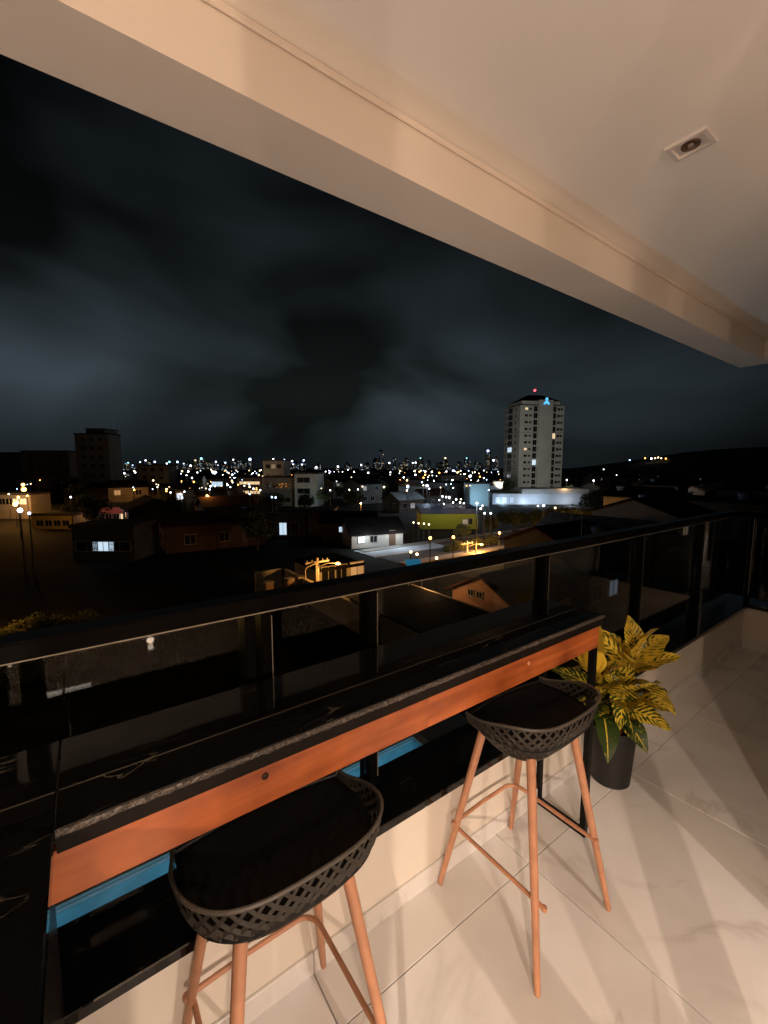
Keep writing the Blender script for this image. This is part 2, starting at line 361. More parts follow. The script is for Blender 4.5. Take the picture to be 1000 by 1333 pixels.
# lamps of the room behind the camera: their light falls out through the glazed front
WARM = (1.0, .67, .44); SOFT = (1.0, .775, .625)
M_BULB = mat('warm_bulb', (1, .9, .8), .4, emit=(1, .80, .62), strength=130)
def room_lamp(x, y, z, power, label, up=.05):
    t = thing('room_lamp', label, 'lamp', (x, y, CEIL), group='lamps of the room behind the camera')
    MB().lathe([(.05, -.001), (.05, -.02), (.012, -.025), (.012, z-CEIL+.15), (.035, z-CEIL+.14), (.035, z-CEIL+.10), (.0, z-CEIL+.10)], 16).build('holder', M_PAINT, t)
    MB().lathe([(.0, z-CEIL+.10), (.025, z-CEIL+.09), (.028, z-CEIL+.065), (.018, z-CEIL+.045), (0, z-CEIL+.04)], 16).build('bulb', M_BULB, t, smooth=True)
    point('bulb_light', (0, 0, z-CEIL), power*up, WARM, .035, t)
    l = bpy.data.lights.new('down_light', 'SPOT'); l.energy = power*2.15; l.color = SOFT; l.shadow_soft_size = .035; l.spot_size = radians(168); l.spot_blend = .55
    o = bpy.data.objects.new('down_light', l); COL.objects.link(o); o.parent = t; o.location = (0, 0, z-CEIL-.01)
room_lamp(-1.86, -2.0, 1.95, 185, 'warm hanging lamp of the room, second from its left wall', .72)
room_lamp(-4.4, -2.0, 2.34, 80, 'warm hanging lamp nearest the left wall of the room')
room_lamp(.52, -2.6, 2.28, 100, 'warm hanging lamp of the room nearest its right wall')
room_lamp(-.60, -2.2, 2.0, 70, 'warm hanging lamp of the room, third from its left wall', .7)

ll = thing('linear_lamp', 'long box lamp hanging in the room behind the camera', 'lamp', (-.20, -2.0, CEIL))
MB().bbox(-.17, .17, -.05, .05, -.31, -.20, .006).build('diffuser', mat('box_diffuser', (.8, .78, .74), .5, emit=(1, .84, .70), strength=14), ll)
MB().box(-.014, .014, -.052, -.0505, -.305, -.205).build('tube', mat('bright_tube', (.8, .8, .8), .5, emit=(1, .92, .85), strength=110), ll); MB().box(-.014, .014, .0505, .052, -.305, -.205).build('tube', MAT['bright_tube'], ll)
for x in (-.12, .12): MB().tube([(x, 0, -.20), (x, 0, -.001)], .004, 6).build('rod', M_STEEL, ll)

added_rug = thing('added_rug', 'large brown rug out of view behind the camera, there to cut floor bounce', 'added_rug', (-1.7, -2.9, .001))  # added out of view so the floor bounces less light
MB().bbox(-3.4, 3.4, -1.5, 1.6, 0, .014, .004).build('pile', mat('dark_rug', (.26, .20, .15), .95, noise=(30, .3)), added_rug); MB().bbox(-3.46, 3.46, -1.56, 1.66, 0, .010, .003).build('border', mat('rug_border', (.12, .09, .06), .95), added_rug)

# recessed ceiling spotlight, switched off
sp = thing('ceiling_spotlight', 'unlit white rectangular recessed spotlight in the balcony ceiling', 'spotlight', (1.70, .636, CEIL))
def frame_ring(a, b, z0, z1):
    m = MB(); A = [(-a[0], -a[1]), (a[0], -a[1]), (a[0], a[1]), (-a[0], a[1])]; B = [(-b[0], -b[1]), (b[0], -b[1]), (b[0], b[1]), (-b[0], b[1])]
    for k in range(4):
        q = (k+1) % 4; m.poly([(*A[k], z0), (*A[q], z0), (*B[q], z1), (*B[k], z1)])
    return m
fr1 = frame_ring((.052, .062), (.048, .058), -.0005, -.008); fr2 = frame_ring((.048, .058), (.036, .046), -.008, -.0085); fr3 = frame_ring((.036, .046), (.033, .043), -.0085, -.001)
fr1.f += [tuple(i+len(fr1.v) for i in f) for f in fr2.f]; fr1.v += fr2.v; fr1.f += [tuple(i+len(fr1.v) for i in f) for f in fr3.f]; fr1.v += fr3.v
fr1.build('trim', mat('spot_trim', (.72, .68, .66), .35), sp)
MB().box(-.034, .034, -.044, .044, -.0022, -.0006).build('plate', mat('spot_plate', (.66, .60, .57), .4), sp)
MB().lathe([(.027, -.0023), (.027, -.006), (.022, -.0065), (.018, -.0032), (.0, -.003)], 24).build('lamp_cup', mat('spot_cup', (.14, .085, .06), .3, .2), sp, smooth=True)
MB().lathe([(.009, -.0032), (.008, -.0075), (0, -.009)], 14).build('lamp_lens', mat('spot_lens', (.3, .24, .2), .15), sp, smooth=True)

# bar counter
ct = thing('bar_counter', 'narrow black granite bar counter with orange wooden apron along the railing', 'counter')
CX1 = 1.712
MB().bbox(-.069, CX1, .842, 1.132, .972, 1.0, .002).build('granite_top', M_GRAN, ct)
# chiselled front edge: uneven strip of stone chips
ed = MB(); nx, nz = 260, 3
for i in range(nx+1):
    for k in range(nz+1):
        x = -.069+(CX1+.069)*i/nx; z = .9885+.0115*k/nz
        ed.v.append((x, .8385-.0035*random.random()-(.0025 if 0 < k < nz else 0), z+(random.uniform(-.0012, .0012) if k in (0, nz) else 0)))
for i in range(nx):
    for k in range(nz):
        a = i*(nz+1)+k; ed.f.append((a, a+nz+1, a+nz+2, a+1))
i0 = len(ed.v)
for i in range(nx+1): ed.v.append((-.069+(CX1+.069)*i/nx, .8424, 1.0002))
for i in range(nx): ed.f.append((i*(nz+1)+nz, (i+1)*(nz+1)+nz, i0+i+1, i0+i))
ed.build('chiselled_edge', M_EDGE, ct)
MB().bbox(-.069, CX1, .8395, .8418, .958, .9878, .0008).build('edge_lip', mat('dark_edge_lip', (.007, .0055, .0045), .5, spec=.12), ct)
for a, b in ((-.085, .765), (.765, 1.704)):
    MB().bbox(a+.0002, b-.0002, .849, .869, .862, .9575, .0015).build('apron_board', M_WOOD, ct)
for x, mt in ((.2895, M_SCREW), (1.228, M_PLUG)):
    c = MB().lathe([(.0075, 0), (.0075, .003), (.006, .0036), (0, .0036)], 16).build('screw', mt, ct, smooth=True); c.location = (x, .8492, .930 if mt is M_SCREW else .925); c.rotation_euler = (pi/2, 0, 0)
MB().box(-.0625, CX1-.03, 1.108, 1.116, .70, .9715).build('reflection_blocker', M_STEEL, ct)  # panel added to block the floor's reflection in the glass
# leg frame: square steel tube loop at the right end
s_ = .0125
lf = MB(); lf.box(CX1-2*s_-.002, CX1-.002, .855, .855+2*s_, 0, .861); lf.box(CX1-2*s_-.002, CX1-.002, 1.080, 1.080+2*s_, 0, .971)
lf.box(CX1-2*s_-.0022, CX1-.0018, .855+2*s_, 1.080, .0, 2*s_); lf.box(CX1-2*s_-.0022, CX1-.0018, .87, 1.080, .944, .9715)
lf.build('leg_frame', M_STEEL, ct)
# side counter on the left, coming toward the viewer
sc_ = thing('side_counter', 'black granite side counter at the left edge, level with the bar top', 'counter')
MB().bbox(-.80, -.0715, .40, 1.134, .969, .9995, .002).build('granite_top', M_GRAN, sc_)
MB().box(-.79, -.063, 1.108, 1.116, .70, .9685).build('side_reflection_blocker', M_STEEL, sc_)  # panel added to cut the stray reflection beside the bar
MB().box(-.79, -.10, .44, 1.09, .0, .968).build('cabinet', mat('black_cabinet', (.012, .011, .011), .3), sc_)

# ------------------------------------------------------------------ stools
def smooth01(t): t = max(0, min(1, t)); return t*t*(3-2*t)
def stool():
    t = thing('bar_stool', 'dark lattice shell bar stool with copper legs, nearest the camera, beside the side counter', 'stool', group='bar stools at the counter')
    # plan of the rim: open towards +Y, curved back towards -Y
    pts = []
    K = 240
    for k in range(K+1):
        a = k/K
        if a < .18: pts.append((-.212-.016*smooth01(a/.18), .098-.108*a/.18))
        elif a > .82: pts.append((.228-.016*smooth01((a-.82)/.18), -.010+.108*(a-.82)/.18))
        else:
            th = pi+pi*(a-.18)/.64; c, s = cos(th), sin(th); n = 3.0
            pts.append((.228*math.copysign(abs(c)**(2/n), c), -.010-.184*abs(s)**(2/n)))
    L = [0]
    for p, q in zip(pts[:-1], pts[1:]): L.append(L[-1]+hypot(q[0]-p[0], q[1]-p[1]))
    def plan(s):
        d = s*L[-1]; k = 0
        import bisect
        k = min(max(bisect.bisect_left(L, d), 1), K); f = (d-L[k-1])/max(1e-9, L[k]-L[k-1])
        return (pts[k-1][0]+(pts[k][0]-pts[k-1][0])*f, pts[k-1][1]+(pts[k][1]-pts[k-1][1])*f)
    def surf(s, tt):
        x, y = plan(s); bk = smooth01((.10-y)/.24)
        zr = .752+.056*bk; zb = .722-.068*smooth01((.10-y)/.18)
        k1 = .95-.29*smooth01((.12-y)/.22)
        k = 1-(1-k1)*(tt**1.75); yc = .03
        return Vector((x*k, yc+(y-yc)*k, zr+(zb-zr)*(tt**.85)))
    NS, NT = 56, 10
    bm = bmesh.new(); V = {}
    def vert(i, j):
        if (i, j) not in V: V[(i, j)] = bm.verts.new(surf(i/NS, j/NT))
        return V[(i, j)]
    for i in range(NS+1):
        for j in range(NT+1):
            if (i+j) % 2 == 0: continue
            q = [(i-1, j), (i, j+1), (i+1, j), (i, j-1)]
            q = [(a, b) for a, b in q if 0 <= a <= NS and 0 <= b <= NT]
            if len(q) == 4: bm.faces.new([vert(*p) for p in q])
            elif len(q) == 3: bm.faces.new([vert(*p) for p in q])
    for f in bm.faces: f.smooth = False
    r = bmesh.ops.inset_individual(bm, faces=bm.faces[:], thickness=.0020, use_even_offset=True)
    inner = [f for f in bm.faces if f not in set(r['faces'])]
    bmesh.ops.delete(bm, geom=inner, context='FACES')
    bmesh.ops.recalc_face_normals(bm, faces=bm.faces)
    me = bpy.data.meshes.new('lattice'); bm.to_mesh(me); bm.free(); me.materials.append(M_SHELL)
    o = link('lattice', me, t); md = o.modifiers.new('depth', 'SOLIDIFY'); md.thickness = .013; md.offset = 0
    # rim
    rp = [surf(k/80, 0)+Vector((0, 0, .002)) for k in range(81)]
    MB().tube(rp, .0042, 8).build('rim', M_SHELL, t, smooth=True)
    # solid shell bottom, and above it the flat black seat let into the shell
    def dish(outline, zc, power, cy, name, m, thick):
        pan = MB(); R_ = 9; n_ = len(outline); c = Vector((0, cy, zc))
        for lvl in range(R_):
            f = 1-lvl/R_
            for p in outline:
                q = c+(p-c)*f; q.z = zc+(p.z-zc)*(f**power); pan.v.append(tuple(q))
        for lvl in range(R_-1):
            for k in range(n_):
                q = (k+1) % n_; pan.f.append((lvl*n_+k, lvl*n_+q, (lvl+1)*n_+q, (lvl+1)*n_+k))
        pan.v.append(tuple(c)); ci = len(pan.v)-1
        for k in range(n_): pan.f.append(((R_-1)*n_+k, (R_-1)*n_+(k+1) % n_, ci))
        o = pan.build(name, m, t, smooth=True); md = o.modifiers.new('depth', 'SOLIDIFY'); md.thickness = thick; md.offset = -1
    def level(s_, z):
        lo, hi = 0.0, 1.0
        for _ in range(24):
            mid = (lo+hi)/2
            if surf(s_, mid).z > z: lo = mid
            else: hi = mid
        return surf(s_, lo)
    bp = [surf(k/60, 1) for k in range(61)]
    dish(bp+[Vector((bp[-1].x+(bp[0].x-bp[-1].x)*k/12, bp[0].y+.012*sin(pi*k/12), bp[0].z)) for k in range(1, 12)], .648, 2.2, -.02, 'shell_base', M_SHELL, .008)
    M_SEAT = mat('black_seat', (.0045, .0042, .004), .55, spec=.25)
    sp_ = [level(k/60, .7385) for k in range(61)]
    sp_ = [Vector((p.x*.975, p.y*.975, p.z)) for p in sp_]
    front = [Vector((sp_[-1].x+(sp_[0].x-sp_[-1].x)*k/14, sp_[0].y+.022*sin(pi*k/14), .742)) for k in range(0, 15)]
    dish(sp_+front[1:-1], .727, 2.6, -.03, 'seat', M_SEAT, .016)
    MB().tube([surf(0, 0)]+front[::-1]+[surf(1, 0)], .0065, 8).build('front_lip', M_SEAT, t, smooth=True)
    MB().lathe([(.0, .634), (.085, .636), (.095, .650), (.0, .652)], 20).build('under_frame', M_SHELL, t, smooth=True)
    # legs
    def lp(sx, sy, z): f = 1-z/.668; return Vector((sx*(.122+.093*f), -.004+sy*(.098+.117*f), z))
    for sx in (-1, 1):
        for sy in (-1, 1):
            MB().tube([lp(sx, sy, 0), lp(sx, sy, .012), lp(sx, sy, .3), lp(sx, sy, .668)], [.0085, .0098, .0130, .0150], 14).build('leg', M_LEG, t, smooth=True)
    # foot rest: one bent bar round the right and counter sides, one straight bar on the left
    zr = .272; a = lp(1, -1, zr); b = lp(1, 1, zr); c2 = lp(-1, 1, zr)
    arc = [a+Vector((-.010, -.012, 0)), b+Vector((-.014, -.05, 0))]
    cc = b+Vector((-.064, -.05, 0))
    for k in range(1, 8):
        th = k/8*pi/2; arc.append(cc+Vector((.05*cos(th), .06*sin(th), 0)))
    arc += [cc+Vector((0, .06, 0)), (cc+Vector((0, .06, 0))+c2)/2+Vector((0, .006, 0)), c2+Vector((-.012, .004, .0))]
    MB().tube(arc, .0072, 10).build('foot_rest', M_LEG, t, smooth=True)
    MB().tube([lp(-1, 1, .245)+Vector((.008, .02, 0)), lp(-1, -1, .245)+Vector((.012, -.024, 0))], .0072, 10).build('side_bar', M_LEG, t, smooth=True)
    for p in (lp(-1, -1, .245)+Vector((.012, -.024, 0)), a+Vector((-.010, -.012, 0)), c2+Vector((-.012, .004, 0))):
        MB().lathe([(0, -.009), (.009, -.006), (.010, 0), (.009, .006), (0, .009)], 10).build('bar_end', M_LEG, t, loc=p, smooth=True)
    return t
st = stool(); st.location = (.328, .880, .0015)
dup(st, (1.2525, .862, .0015), 0, 'dark lattice shell bar stool with copper legs, farther one, beside the potted croton')

# ------------------------------------------------------------------ croton in a black pot
PX, PY = 2.14, .972
pot = thing('plant_pot', 'tall round black plant pot with bark mulch on the tiles', 'pot', (PX, PY, .001))
MB().lathe([(.086, 0), (.092, .006), (.110, .285), (.112, .300), (.107, .302), (.103, .292), (.100, .262), (0, .262)], 40).build('body', M_POT, pot, smooth=True)
MB().lathe([(.100, .263), (.06, .268), (0, .272)], 24).build('soil', M_SOIL, pot, smooth=True)
for k in range(46):
    a = random.uniform(0, 2*pi); r = .090*sqrt(random.random()); l = random.uniform(.012, .026); w = random.uniform(.008, .014)
    c = MB().bbox(-l, l, -w, w, -.005, .006, .003).build('bark_chip', M_BARK, pot, loc=(r*cos(a), r*sin(a), .272+random.uniform(0, .012)))
    c.rotation_euler = (random.uniform(-.5, .5), random.uniform(-.5, .5), random.uniform(0, pi))
def leaf_mesh(seed, ln, wd, curl, fold):
    rnd = random.Random(seed); NL, NW = 12, 4
    me = bpy.data.meshes.new('leaf'); v = []; f = []; uvs = []
    y = z = 0; ang = .0
    for i in range(NL+1):
        t = i/NL
        if i: ang = -curl*t*1.25; y += ln/NL*cos(ang); z += ln/NL*sin(ang)
        if t < .06: w = .012*wd/.05
        else: w = wd*(sin(pi*min(1, (t-.04)/.96)**.80)**.75)*(1-.25*t)+.0012
        wave = .004*sin(t*17+seed)
        for j in range(-NW, NW+1):
            q = j/NW; v.append((w*q*cos(fold*abs(q)), y-.10*w*abs(q), z+w*abs(q)*sin(fold)+wave*abs(q)*q)); uvs.append((.5+.5*q, t))
    n = 2*NW+1
    for i in range(NL):
        for j in range(2*NW): f.append((i*n+j, i*n+j+1, (i+1)*n+j+1, (i+1)*n+j))
    me.from_pydata(v, [], f); ul = me.uv_layers.new(name='leaf')
    for p in me.polygons:
        p.use_smooth = True
        for li, vi in zip(p.loop_indices, p.vertices): ul.data[li].uv = uvs[vi]
    me.materials.append(M_LEAF)
    return me
LM = [leaf_mesh(k, random.uniform(.20, .28), random.uniform(.062, .082), random.uniform(.15, .6), random.uniform(.15, .4)) for k in range(10)]
plant = thing('croton_plant', 'leafy yellow and green croton plant growing in the black pot', 'plant', (PX, PY, .27))
rnd = random.Random(23)
def stem(base, tip, n, spread, size, z0=.35, ripe=(-.1, .35)):
    base, tip = Vector(base), Vector(tip); mid = (base+tip)/2+Vector((.015, .01, 0))
    MB().tube([base, mid, tip], [.009, .008, .005], 8).build('stem', M_STEM, plant, smooth=True)
    for k in range(n):
        f = z0+(1-z0)*k/(n-1); p = base+(tip-base)*f; az = k*2.399+rnd.uniform(-.3, .3)
        el = -.30+1.62*((f-z0)/(1-z0))**1.25+rnd.uniform(-.18, .18)
        me = LM[rnd.randrange(len(LM))]
        o = link('leaf', me, plant, p, (el, rnd.uniform(-.35, .35), az)); s = size*rnd.uniform(.85, 1.12)*(1.08-.35*abs(f-.75)); o.scale = (s, s, s)
        o['ripeness'] = rnd.uniform(-.17, .15)-.19+.38*((f-z0)/(1-z0))**.8+(ripe[0]+.16)*.5
stem((.02, .0, 0), (.13, -.03, .37), 19, 1, 1.04, .34, (-.16, .26))
stem((-.03, .02, 0), (-.10, .05, .31), 16, 1, 1.0, .34, (-.18, .22))
stem((.0, -.03, 0), (.02, -.05, .22), 12, 1, .95, .38, (-.26, .04))

# ================================================================== THE TOWN BELOW
M_GROUND = mat('dark_ground', (.020, .020, .014), .95, noise=(.25, .5), spec=.1)
gobj = tag(MB().poly([(-5000, -4000, GZ), (7500, -4000, GZ), (7500, 7500, GZ), (-5000, 7500, GZ)]).build('ground', M_GROUND), kind='structure')

# ---- own building below the balcony (the slab edge and the wall the balcony stands on)
own = thing('apartment_building', 'pale wall of the building that carries the balcony, below the parapet', 'building')
MB().box(-9, XR+.2, -6, 1.28, GZ, -.262).build('wall', mat('pale_render', (.5, .48, .44), .7), own)

# ---- swimming pool and terrace
PZ = GZ+1.3
x0, x1, y0, y1 = -6.0, 8.35, 6.6, 10.02
M_PAV = mat('dark_paving', (.030, .030, .028), .5, noise=(1.2, .3))
for c in ((-9, x0-.3, 1.3, 12.6), (x1+.28, 10.6, 1.3, 12.6), (x0-.3, x1+.28, 1.3, y0-.28), (x0-.3, x1+.28, y1+.28, 12.6)):
    tag(MB().box(c[0], c[1], c[2], c[3], GZ+.002, PZ).build('pool_terrace', M_PAV), kind='structure')
pool = thing('swimming_pool', 'lit blue swimming pool seen under the bar counter', 'pool')
M_PT = mat('pool_tile', (.24, .47, .57), .3, noise=(1.5, .25)); M_COP = mat('pale_coping', (.55, .62, .66), .5)
for c in ((x0-.28, x1+.28, y1, y1+.278), (x0-.28, x1+.28, y0-.278, y0), (x1, x1+.278, y0, y1), (x0-.278, x0, y0, y1)):
    MB().bbox(c[0]+.001, c[1]-.001, c[2]+.001, c[3]-.001, GZ+.2, PZ+.04, .012).build('coping', M_COP, pool)
MB().box(x0+.001, x1-.001, y0+.001, y1-.001, GZ+.05, GZ+.15).build('basin_floor', M_PT, pool)
for c in ((x0+.001, x1-.001, y1-.012, y1+.0005), (x0+.001, x1-.001, y0-.0005, y0+.012), (x1-.012, x1+.0005, y0+.012, y1-.012), (x0-.0005, x0+.012, y0+.012, y1-.012)):
    MB().box(*c, GZ+.15, PZ-.03).build('basin_wall', M_PT, pool)
MB().box(x0+.02, x1-.013, y1-.016, y1-.0125, PZ-.11, PZ-.031).build('lit_line_strip', mat('lit_line_tile', (.72, .80, .84), .3), pool)  # pale strip stands in for the lit line along the far edge
M_WATER = bpy.data.materials.new('pool_water'); M_WATER.use_nodes = True
def water():
    nt = M_WATER.node_tree; nt.nodes.clear(); N = nt.nodes.new; L = nt.links.new
    o = N('ShaderNodeOutputMaterial'); mx = N('ShaderNodeMixShader'); t = N('ShaderNodeBsdfTransparent'); g = N('ShaderNodeBsdfGlossy'); f = N('ShaderNodeFresnel')
    t.inputs[0].default_value = (.74, .91, .97, 1); g.inputs['Roughness'].default_value = .03; f.inputs[0].default_value = 1.33
    n = N('ShaderNodeTexNoise'); n.inputs['Scale'].default_value = 2.5; ge = N('ShaderNodeNewGeometry'); L(ge.outputs['Position'], n.inputs['Vector'])
    b = N('ShaderNodeBump'); b.inputs['Strength'].default_value = .25; b.inputs['Distance'].default_value = .05; L(n.outputs[0], b.inputs['Height'])
    L(b.outputs[0], g.inputs['Normal']); ior_both_ways(nt, f, 1.33)
    L(f.outputs[0], mx.inputs[0]); L(t.outputs[0], mx.inputs[1]); L(g.outputs[0], mx.inputs[2]); L(mx.outputs[0], o.inputs[0])
water()
MB().poly([(x0+.013, y0+.013, PZ-.13), (x1-.013, y0+.013, PZ-.13), (x1-.013, y1-.017, PZ-.13), (x0+.013, y1-.017, PZ-.13)]).build('water', M_WATER, pool)
M_PL = mat('pool_lamp', (1, 1, 1), .4, emit=(.5, .85, 1), strength=6)
for x in (-3.5, .5, 4.5, 7.6):
    MB().lathe([(.09, 0), (.09, .02), (0, .03)], 16).build('pool_lamp', M_PL, pool, loc=(x, y0+.013, GZ+.75)).rotation_euler = (-pi/2, 0, 0)
    point('pool_light', (x, y0+.35, GZ+.78), 72, (.58, .86, 1.0), .08, pool)

# ------------------------------------------------------------------ light sources of the town
SOD = (1.0, .43, .085); WHT = (.85, .92, 1.0)
def em(name, col, st, sample=False): return mat(name, (.8, .8, .8), .4, emit=col, strength=st, sample=sample)
E_OR = em('sodium_lamp', (1.0, .40, .07), 8); E_WH = em('white_lamp', (.90, .95, 1.0), 8); E_BL = em('blue_white_lamp', (.45, .62, 1.0), 7)
E_WM = em('warm_lamp', (1.0, .74, .42), 4); E_RD = em('red_beacon', (1.0, .06, .09), 4); E_CY = em('cyan_lamp', (.35, .85, .9), 3); E_PU = em('violet_lamp', (.62, .45, 1.0), 3.0)
W_WARM = em('lit_window_warm', (1.0, .70, .38), .85); W_COOL = em('lit_window_cool', (.62, .82, 1.0), .9); W_DIM = em('lit_window_dim', (.9, .62, .35), .12); W_DIMC = em('lit_window_dim_cool', (.6, .75, 1.0), .10)
W_GLOW = em('wall_glow_warm', (.9, .75, .55), .075); W_GLOWC = em('wall_glow_cool', (.65, .78, 1.0), .075)  # glow that stands in for light on the far tower walls
W_DARK = mat('dark_window', (.008, .010, .012), .15)
M_POLE = mat('concrete_pole', (.34, .31, .27), .8, noise=(5, .15)); M_FRAME = mat('window_frame', (.30, .29, .27), .5)
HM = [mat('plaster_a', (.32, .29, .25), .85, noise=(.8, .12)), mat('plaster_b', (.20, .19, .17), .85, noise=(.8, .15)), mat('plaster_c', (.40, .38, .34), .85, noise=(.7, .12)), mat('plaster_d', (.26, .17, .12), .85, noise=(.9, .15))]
DK = [mat('unlit_plaster_a', (.085, .078, .068), .9, noise=(.8, .2), spec=.15), mat('unlit_plaster_b', (.055, .053, .050), .9, noise=(.8, .2), spec=.15), mat('unlit_plaster_c', (.13, .12, .105), .9, noise=(.8, .2), spec=.15), mat('unlit_plaster_d', (.09, .055, .038), .9, noise=(.8, .2), spec=.15)]  # plaster copies with the night's shade put into the colour
RM = [mat('roof_clay', (.07, .032, .020), .9, noise=(1.2, .3), spec=.1), mat('roof_fibre', (.05, .048, .046), .9, noise=(1.0, .3), spec=.1), mat('roof_dark', (.010, .009, .009), .9, noise=(1.0, .3), spec=.03)]
M_TRUNK = mat('tree_bark', (.07, .05, .035), .9, noise=(4, .3)); M_FOL = mat('dark_foliage', (.045, .062, .02), .7, noise=(1.5, .5)); M_FOL2 = mat('bush_foliage', (.085, .095, .028), .7, noise=(2.5, .5))

# ------------------------------------------------------------------ near lots
M_GRASSG = mat('lot_soil', (.022, .021, .010), .95, noise=(.9, .5), spec=0)
tag(MB().poly([(-16, 12.7, GZ+.004), (13.2, 12.7, GZ+.004), (13.2, 33.0, GZ+.004), (-16, 33.0, GZ+.004)]).build('lot_ground', M_GRASSG), kind='structure')
gb = MB(); rg = random.Random(3)
for k in range(9000):
    x = rg.uniform(-12, 13); y = rg.uniform(16.5, 31.0)
    a = rg.uniform(0, pi); h = rg.uniform(.08, .38)*(1.6 if x < 0 else 1); w = rg.uniform(.012, .03); dx, dy = cos(a)*w, sin(a)*w; lx, ly = rg.uniform(-.12, .12), rg.uniform(-.12, .12)
    gb.v += [(x-dx, y-dy, GZ), (x+dx, y+dy, GZ), (x+lx, y+ly, GZ+h)]; i = len(gb.v); gb.f.append((i-3, i-2, i-1))
tag(gb.build('grass', mat('grass', (.020, .026, .006), .9, noise=(.6, .5), spec=0)), 'rough dark grass on the vacant lot below the railing', 'grass', kind='stuff')
def wall_thing(label, x0, x1, y0, y1, h, m, cap=None, name='boundary_wall', z=GZ, npan=1):
    t = thing(name, label, 'wall', ((x0+x1)/2, (y0+y1)/2, z)); X, Y = (x1-x0)/2, (y1-y0)/2
    for k in range(npan):
        if X > Y: MB().box(-X+2*X*k/npan+.012*(k > 0), -X+2*X*(k+1)/npan, -Y, Y, 0, h).build('panel', m, t)
        else: MB().box(-X, X, -Y+2*Y*k/npan+.012*(k > 0), -Y+2*Y*(k+1)/npan, 0, h).build('panel', m, t)
    if cap: MB().bbox(-X-.05, X+.05, -Y-.05, Y+.05, h+.001, h+.09, .01).build('coping', cap, t)
    return t
M_CAP = mat('pale_wall_coping', (.42, .38, .31), .8)
wall_thing('panelled wall running away along the right side of the vacant lot', 13.25, 13.45, 19.5, 32.5, 1.7, HM[0], cap=M_CAP, npan=5)
wall_thing('orange lit wall across the far end of the vacant lot', 11.0, 13.2, 33.05, 33.25, 1.75, HM[2], npan=2)
# ------------------------------------------------------------------ builders for houses, lamps, trees
def gable(w, d, h, rh, ov=.4, th=.16):
    """gable roof shell, ridge along X"""
    m = MB()
    for s in (-1, 1):
        a = [(-w/2-ov, s*(d/2+ov), h-ov*rh/(d/2)), (-w/2-ov, 0, h+rh)]
        b = [(p[0], p[1], p[2]+th) for p in a]
        m.prism([a[0], a[1], b[1], b[0]], (w+2*ov, 0, 0))
    return m
WM = {}
def window(parent, x, y, z, w, h, face, glassm):
    """window with a frame, standing proud of a wall; face is the outward direction x-, y- ..."""
    key = (round(w, 2), round(h, 2), face)
    if key not in WM:
        f = MB(); t = .07
        for a, b, c, d in ((-w/2-t, w/2+t, -h/2-t, -h/2), (-w/2-t, w/2+t, h/2, h/2+t), (-w/2-t, -w/2, -h/2, h/2), (w/2, w/2+t, -h/2, h/2), (-.02, .02, -h/2, h/2)):
            f.box(a, b, -.05, .02, c, d)
        p = MB().box(-w/2, w/2, -.012, .015, -h/2, h/2)
        WM[key] = (f, p)
    f, p = WM[key]; kf = key+('f',); kp = key+(glassm.name,)
    if kf not in WM: WM[kf] = f.mesh('window', M_FRAME)
    if kp not in WM: WM[kp] = p.mesh('pane', glassm)
    rz = {'y-': 0, 'x-': -pi/2, 'y+': pi, 'x+': pi/2}[face]
    o = link('window', WM[kf], parent, (x, y, z), (0, 0, rz)); link('pane', WM[kp], o)
    return o
def house(label, x, y, w, d, h, rh, wm, rm, rz=0, wins=(), door=True, z=GZ, flat=False, cat='house', name='house', group=None):
    t = thing(name, label, cat, (x, y, z), rz, group)
    b = MB().box(-w/2, w/2, -d/2, d/2, 0, h)
    if not flat: b.prism([(-w/2, -d/2, h), (-w/2, d/2, h), (-w/2, 0, h+rh)], (w, 0, 0))
    b.build('wall', wm, t)
    if flat: MB().bbox(-w/2-.15, w/2+.15, -d/2-.15, d/2+.15, h+.001, h+rh, .03).build('roof', rm, t)
    else: gable(w, d, h+.02, rh).build('roof', rm, t)
    for (wx, wz, ww, wh, face, g) in wins:
        if face == 'y-': window(t, wx, -d/2-.012, wz, ww, wh, face, g)
        else: window(t, -w/2-.012, wx, wz, ww, wh, face, g)
    if door: MB().box(w*.22, w*.22+.9, -d/2-.05, -d/2+.01, 0, 2.1).build('door', mat('dark_door', (.09, .05, .03), .6), t)
    return t
_gl = {}
def globe(r, m):
    k = (round(r, 2), m.name)
    if k not in _gl: _gl[k] = MB().lathe([(0, -r), (r*.7, -r*.7), (r, 0), (r*.7, r*.7), (0, r)], 10).mesh('lamp_head', m, True)
    return _gl[k]
_pl = {}
def lamp(u, v, m, size=1.0, h=6.0, label=None, power=0, lcol=None, D=None, group='street lamps scattered through the town', name='street_lamp'):
    """street lamp whose head is seen at (u, v): it stands on the ground at the distance that gives it height h"""
    d = ray(u, v)
    if D is None: P = at_z(u, v, GZ+h) if d.z < -.5 else at_d(u, v, 900)
    else: P = at_d(u, v, D); h = P.z-GZ
    dist = (P-EYE).length; r = max(.13, .00165*dist*size)
    t = thing(name, label, 'street lamp', (P.x, P.y, GZ), atan2(P.y, P.x), group)
    k = round(h, 1)
    if k not in _pl: _pl[k] = MB().tube([(0, 0, 0), (0, 0, k*.55), (0, 0, k)], [.09, .07, .05], 8).mesh('pole', mat('dark_pole', (.02, .02, .02), .6), True)
    link('pole', _pl[k], t); link('lamp_head', globe(round(r, 1) if r > .3 else round(r, 2), m), t, (-(r+.02), 0, h))
    if power: point('lamp_light', (-(2*r+.25), 0, h-.1), power, lcol, .15, t)
    return t
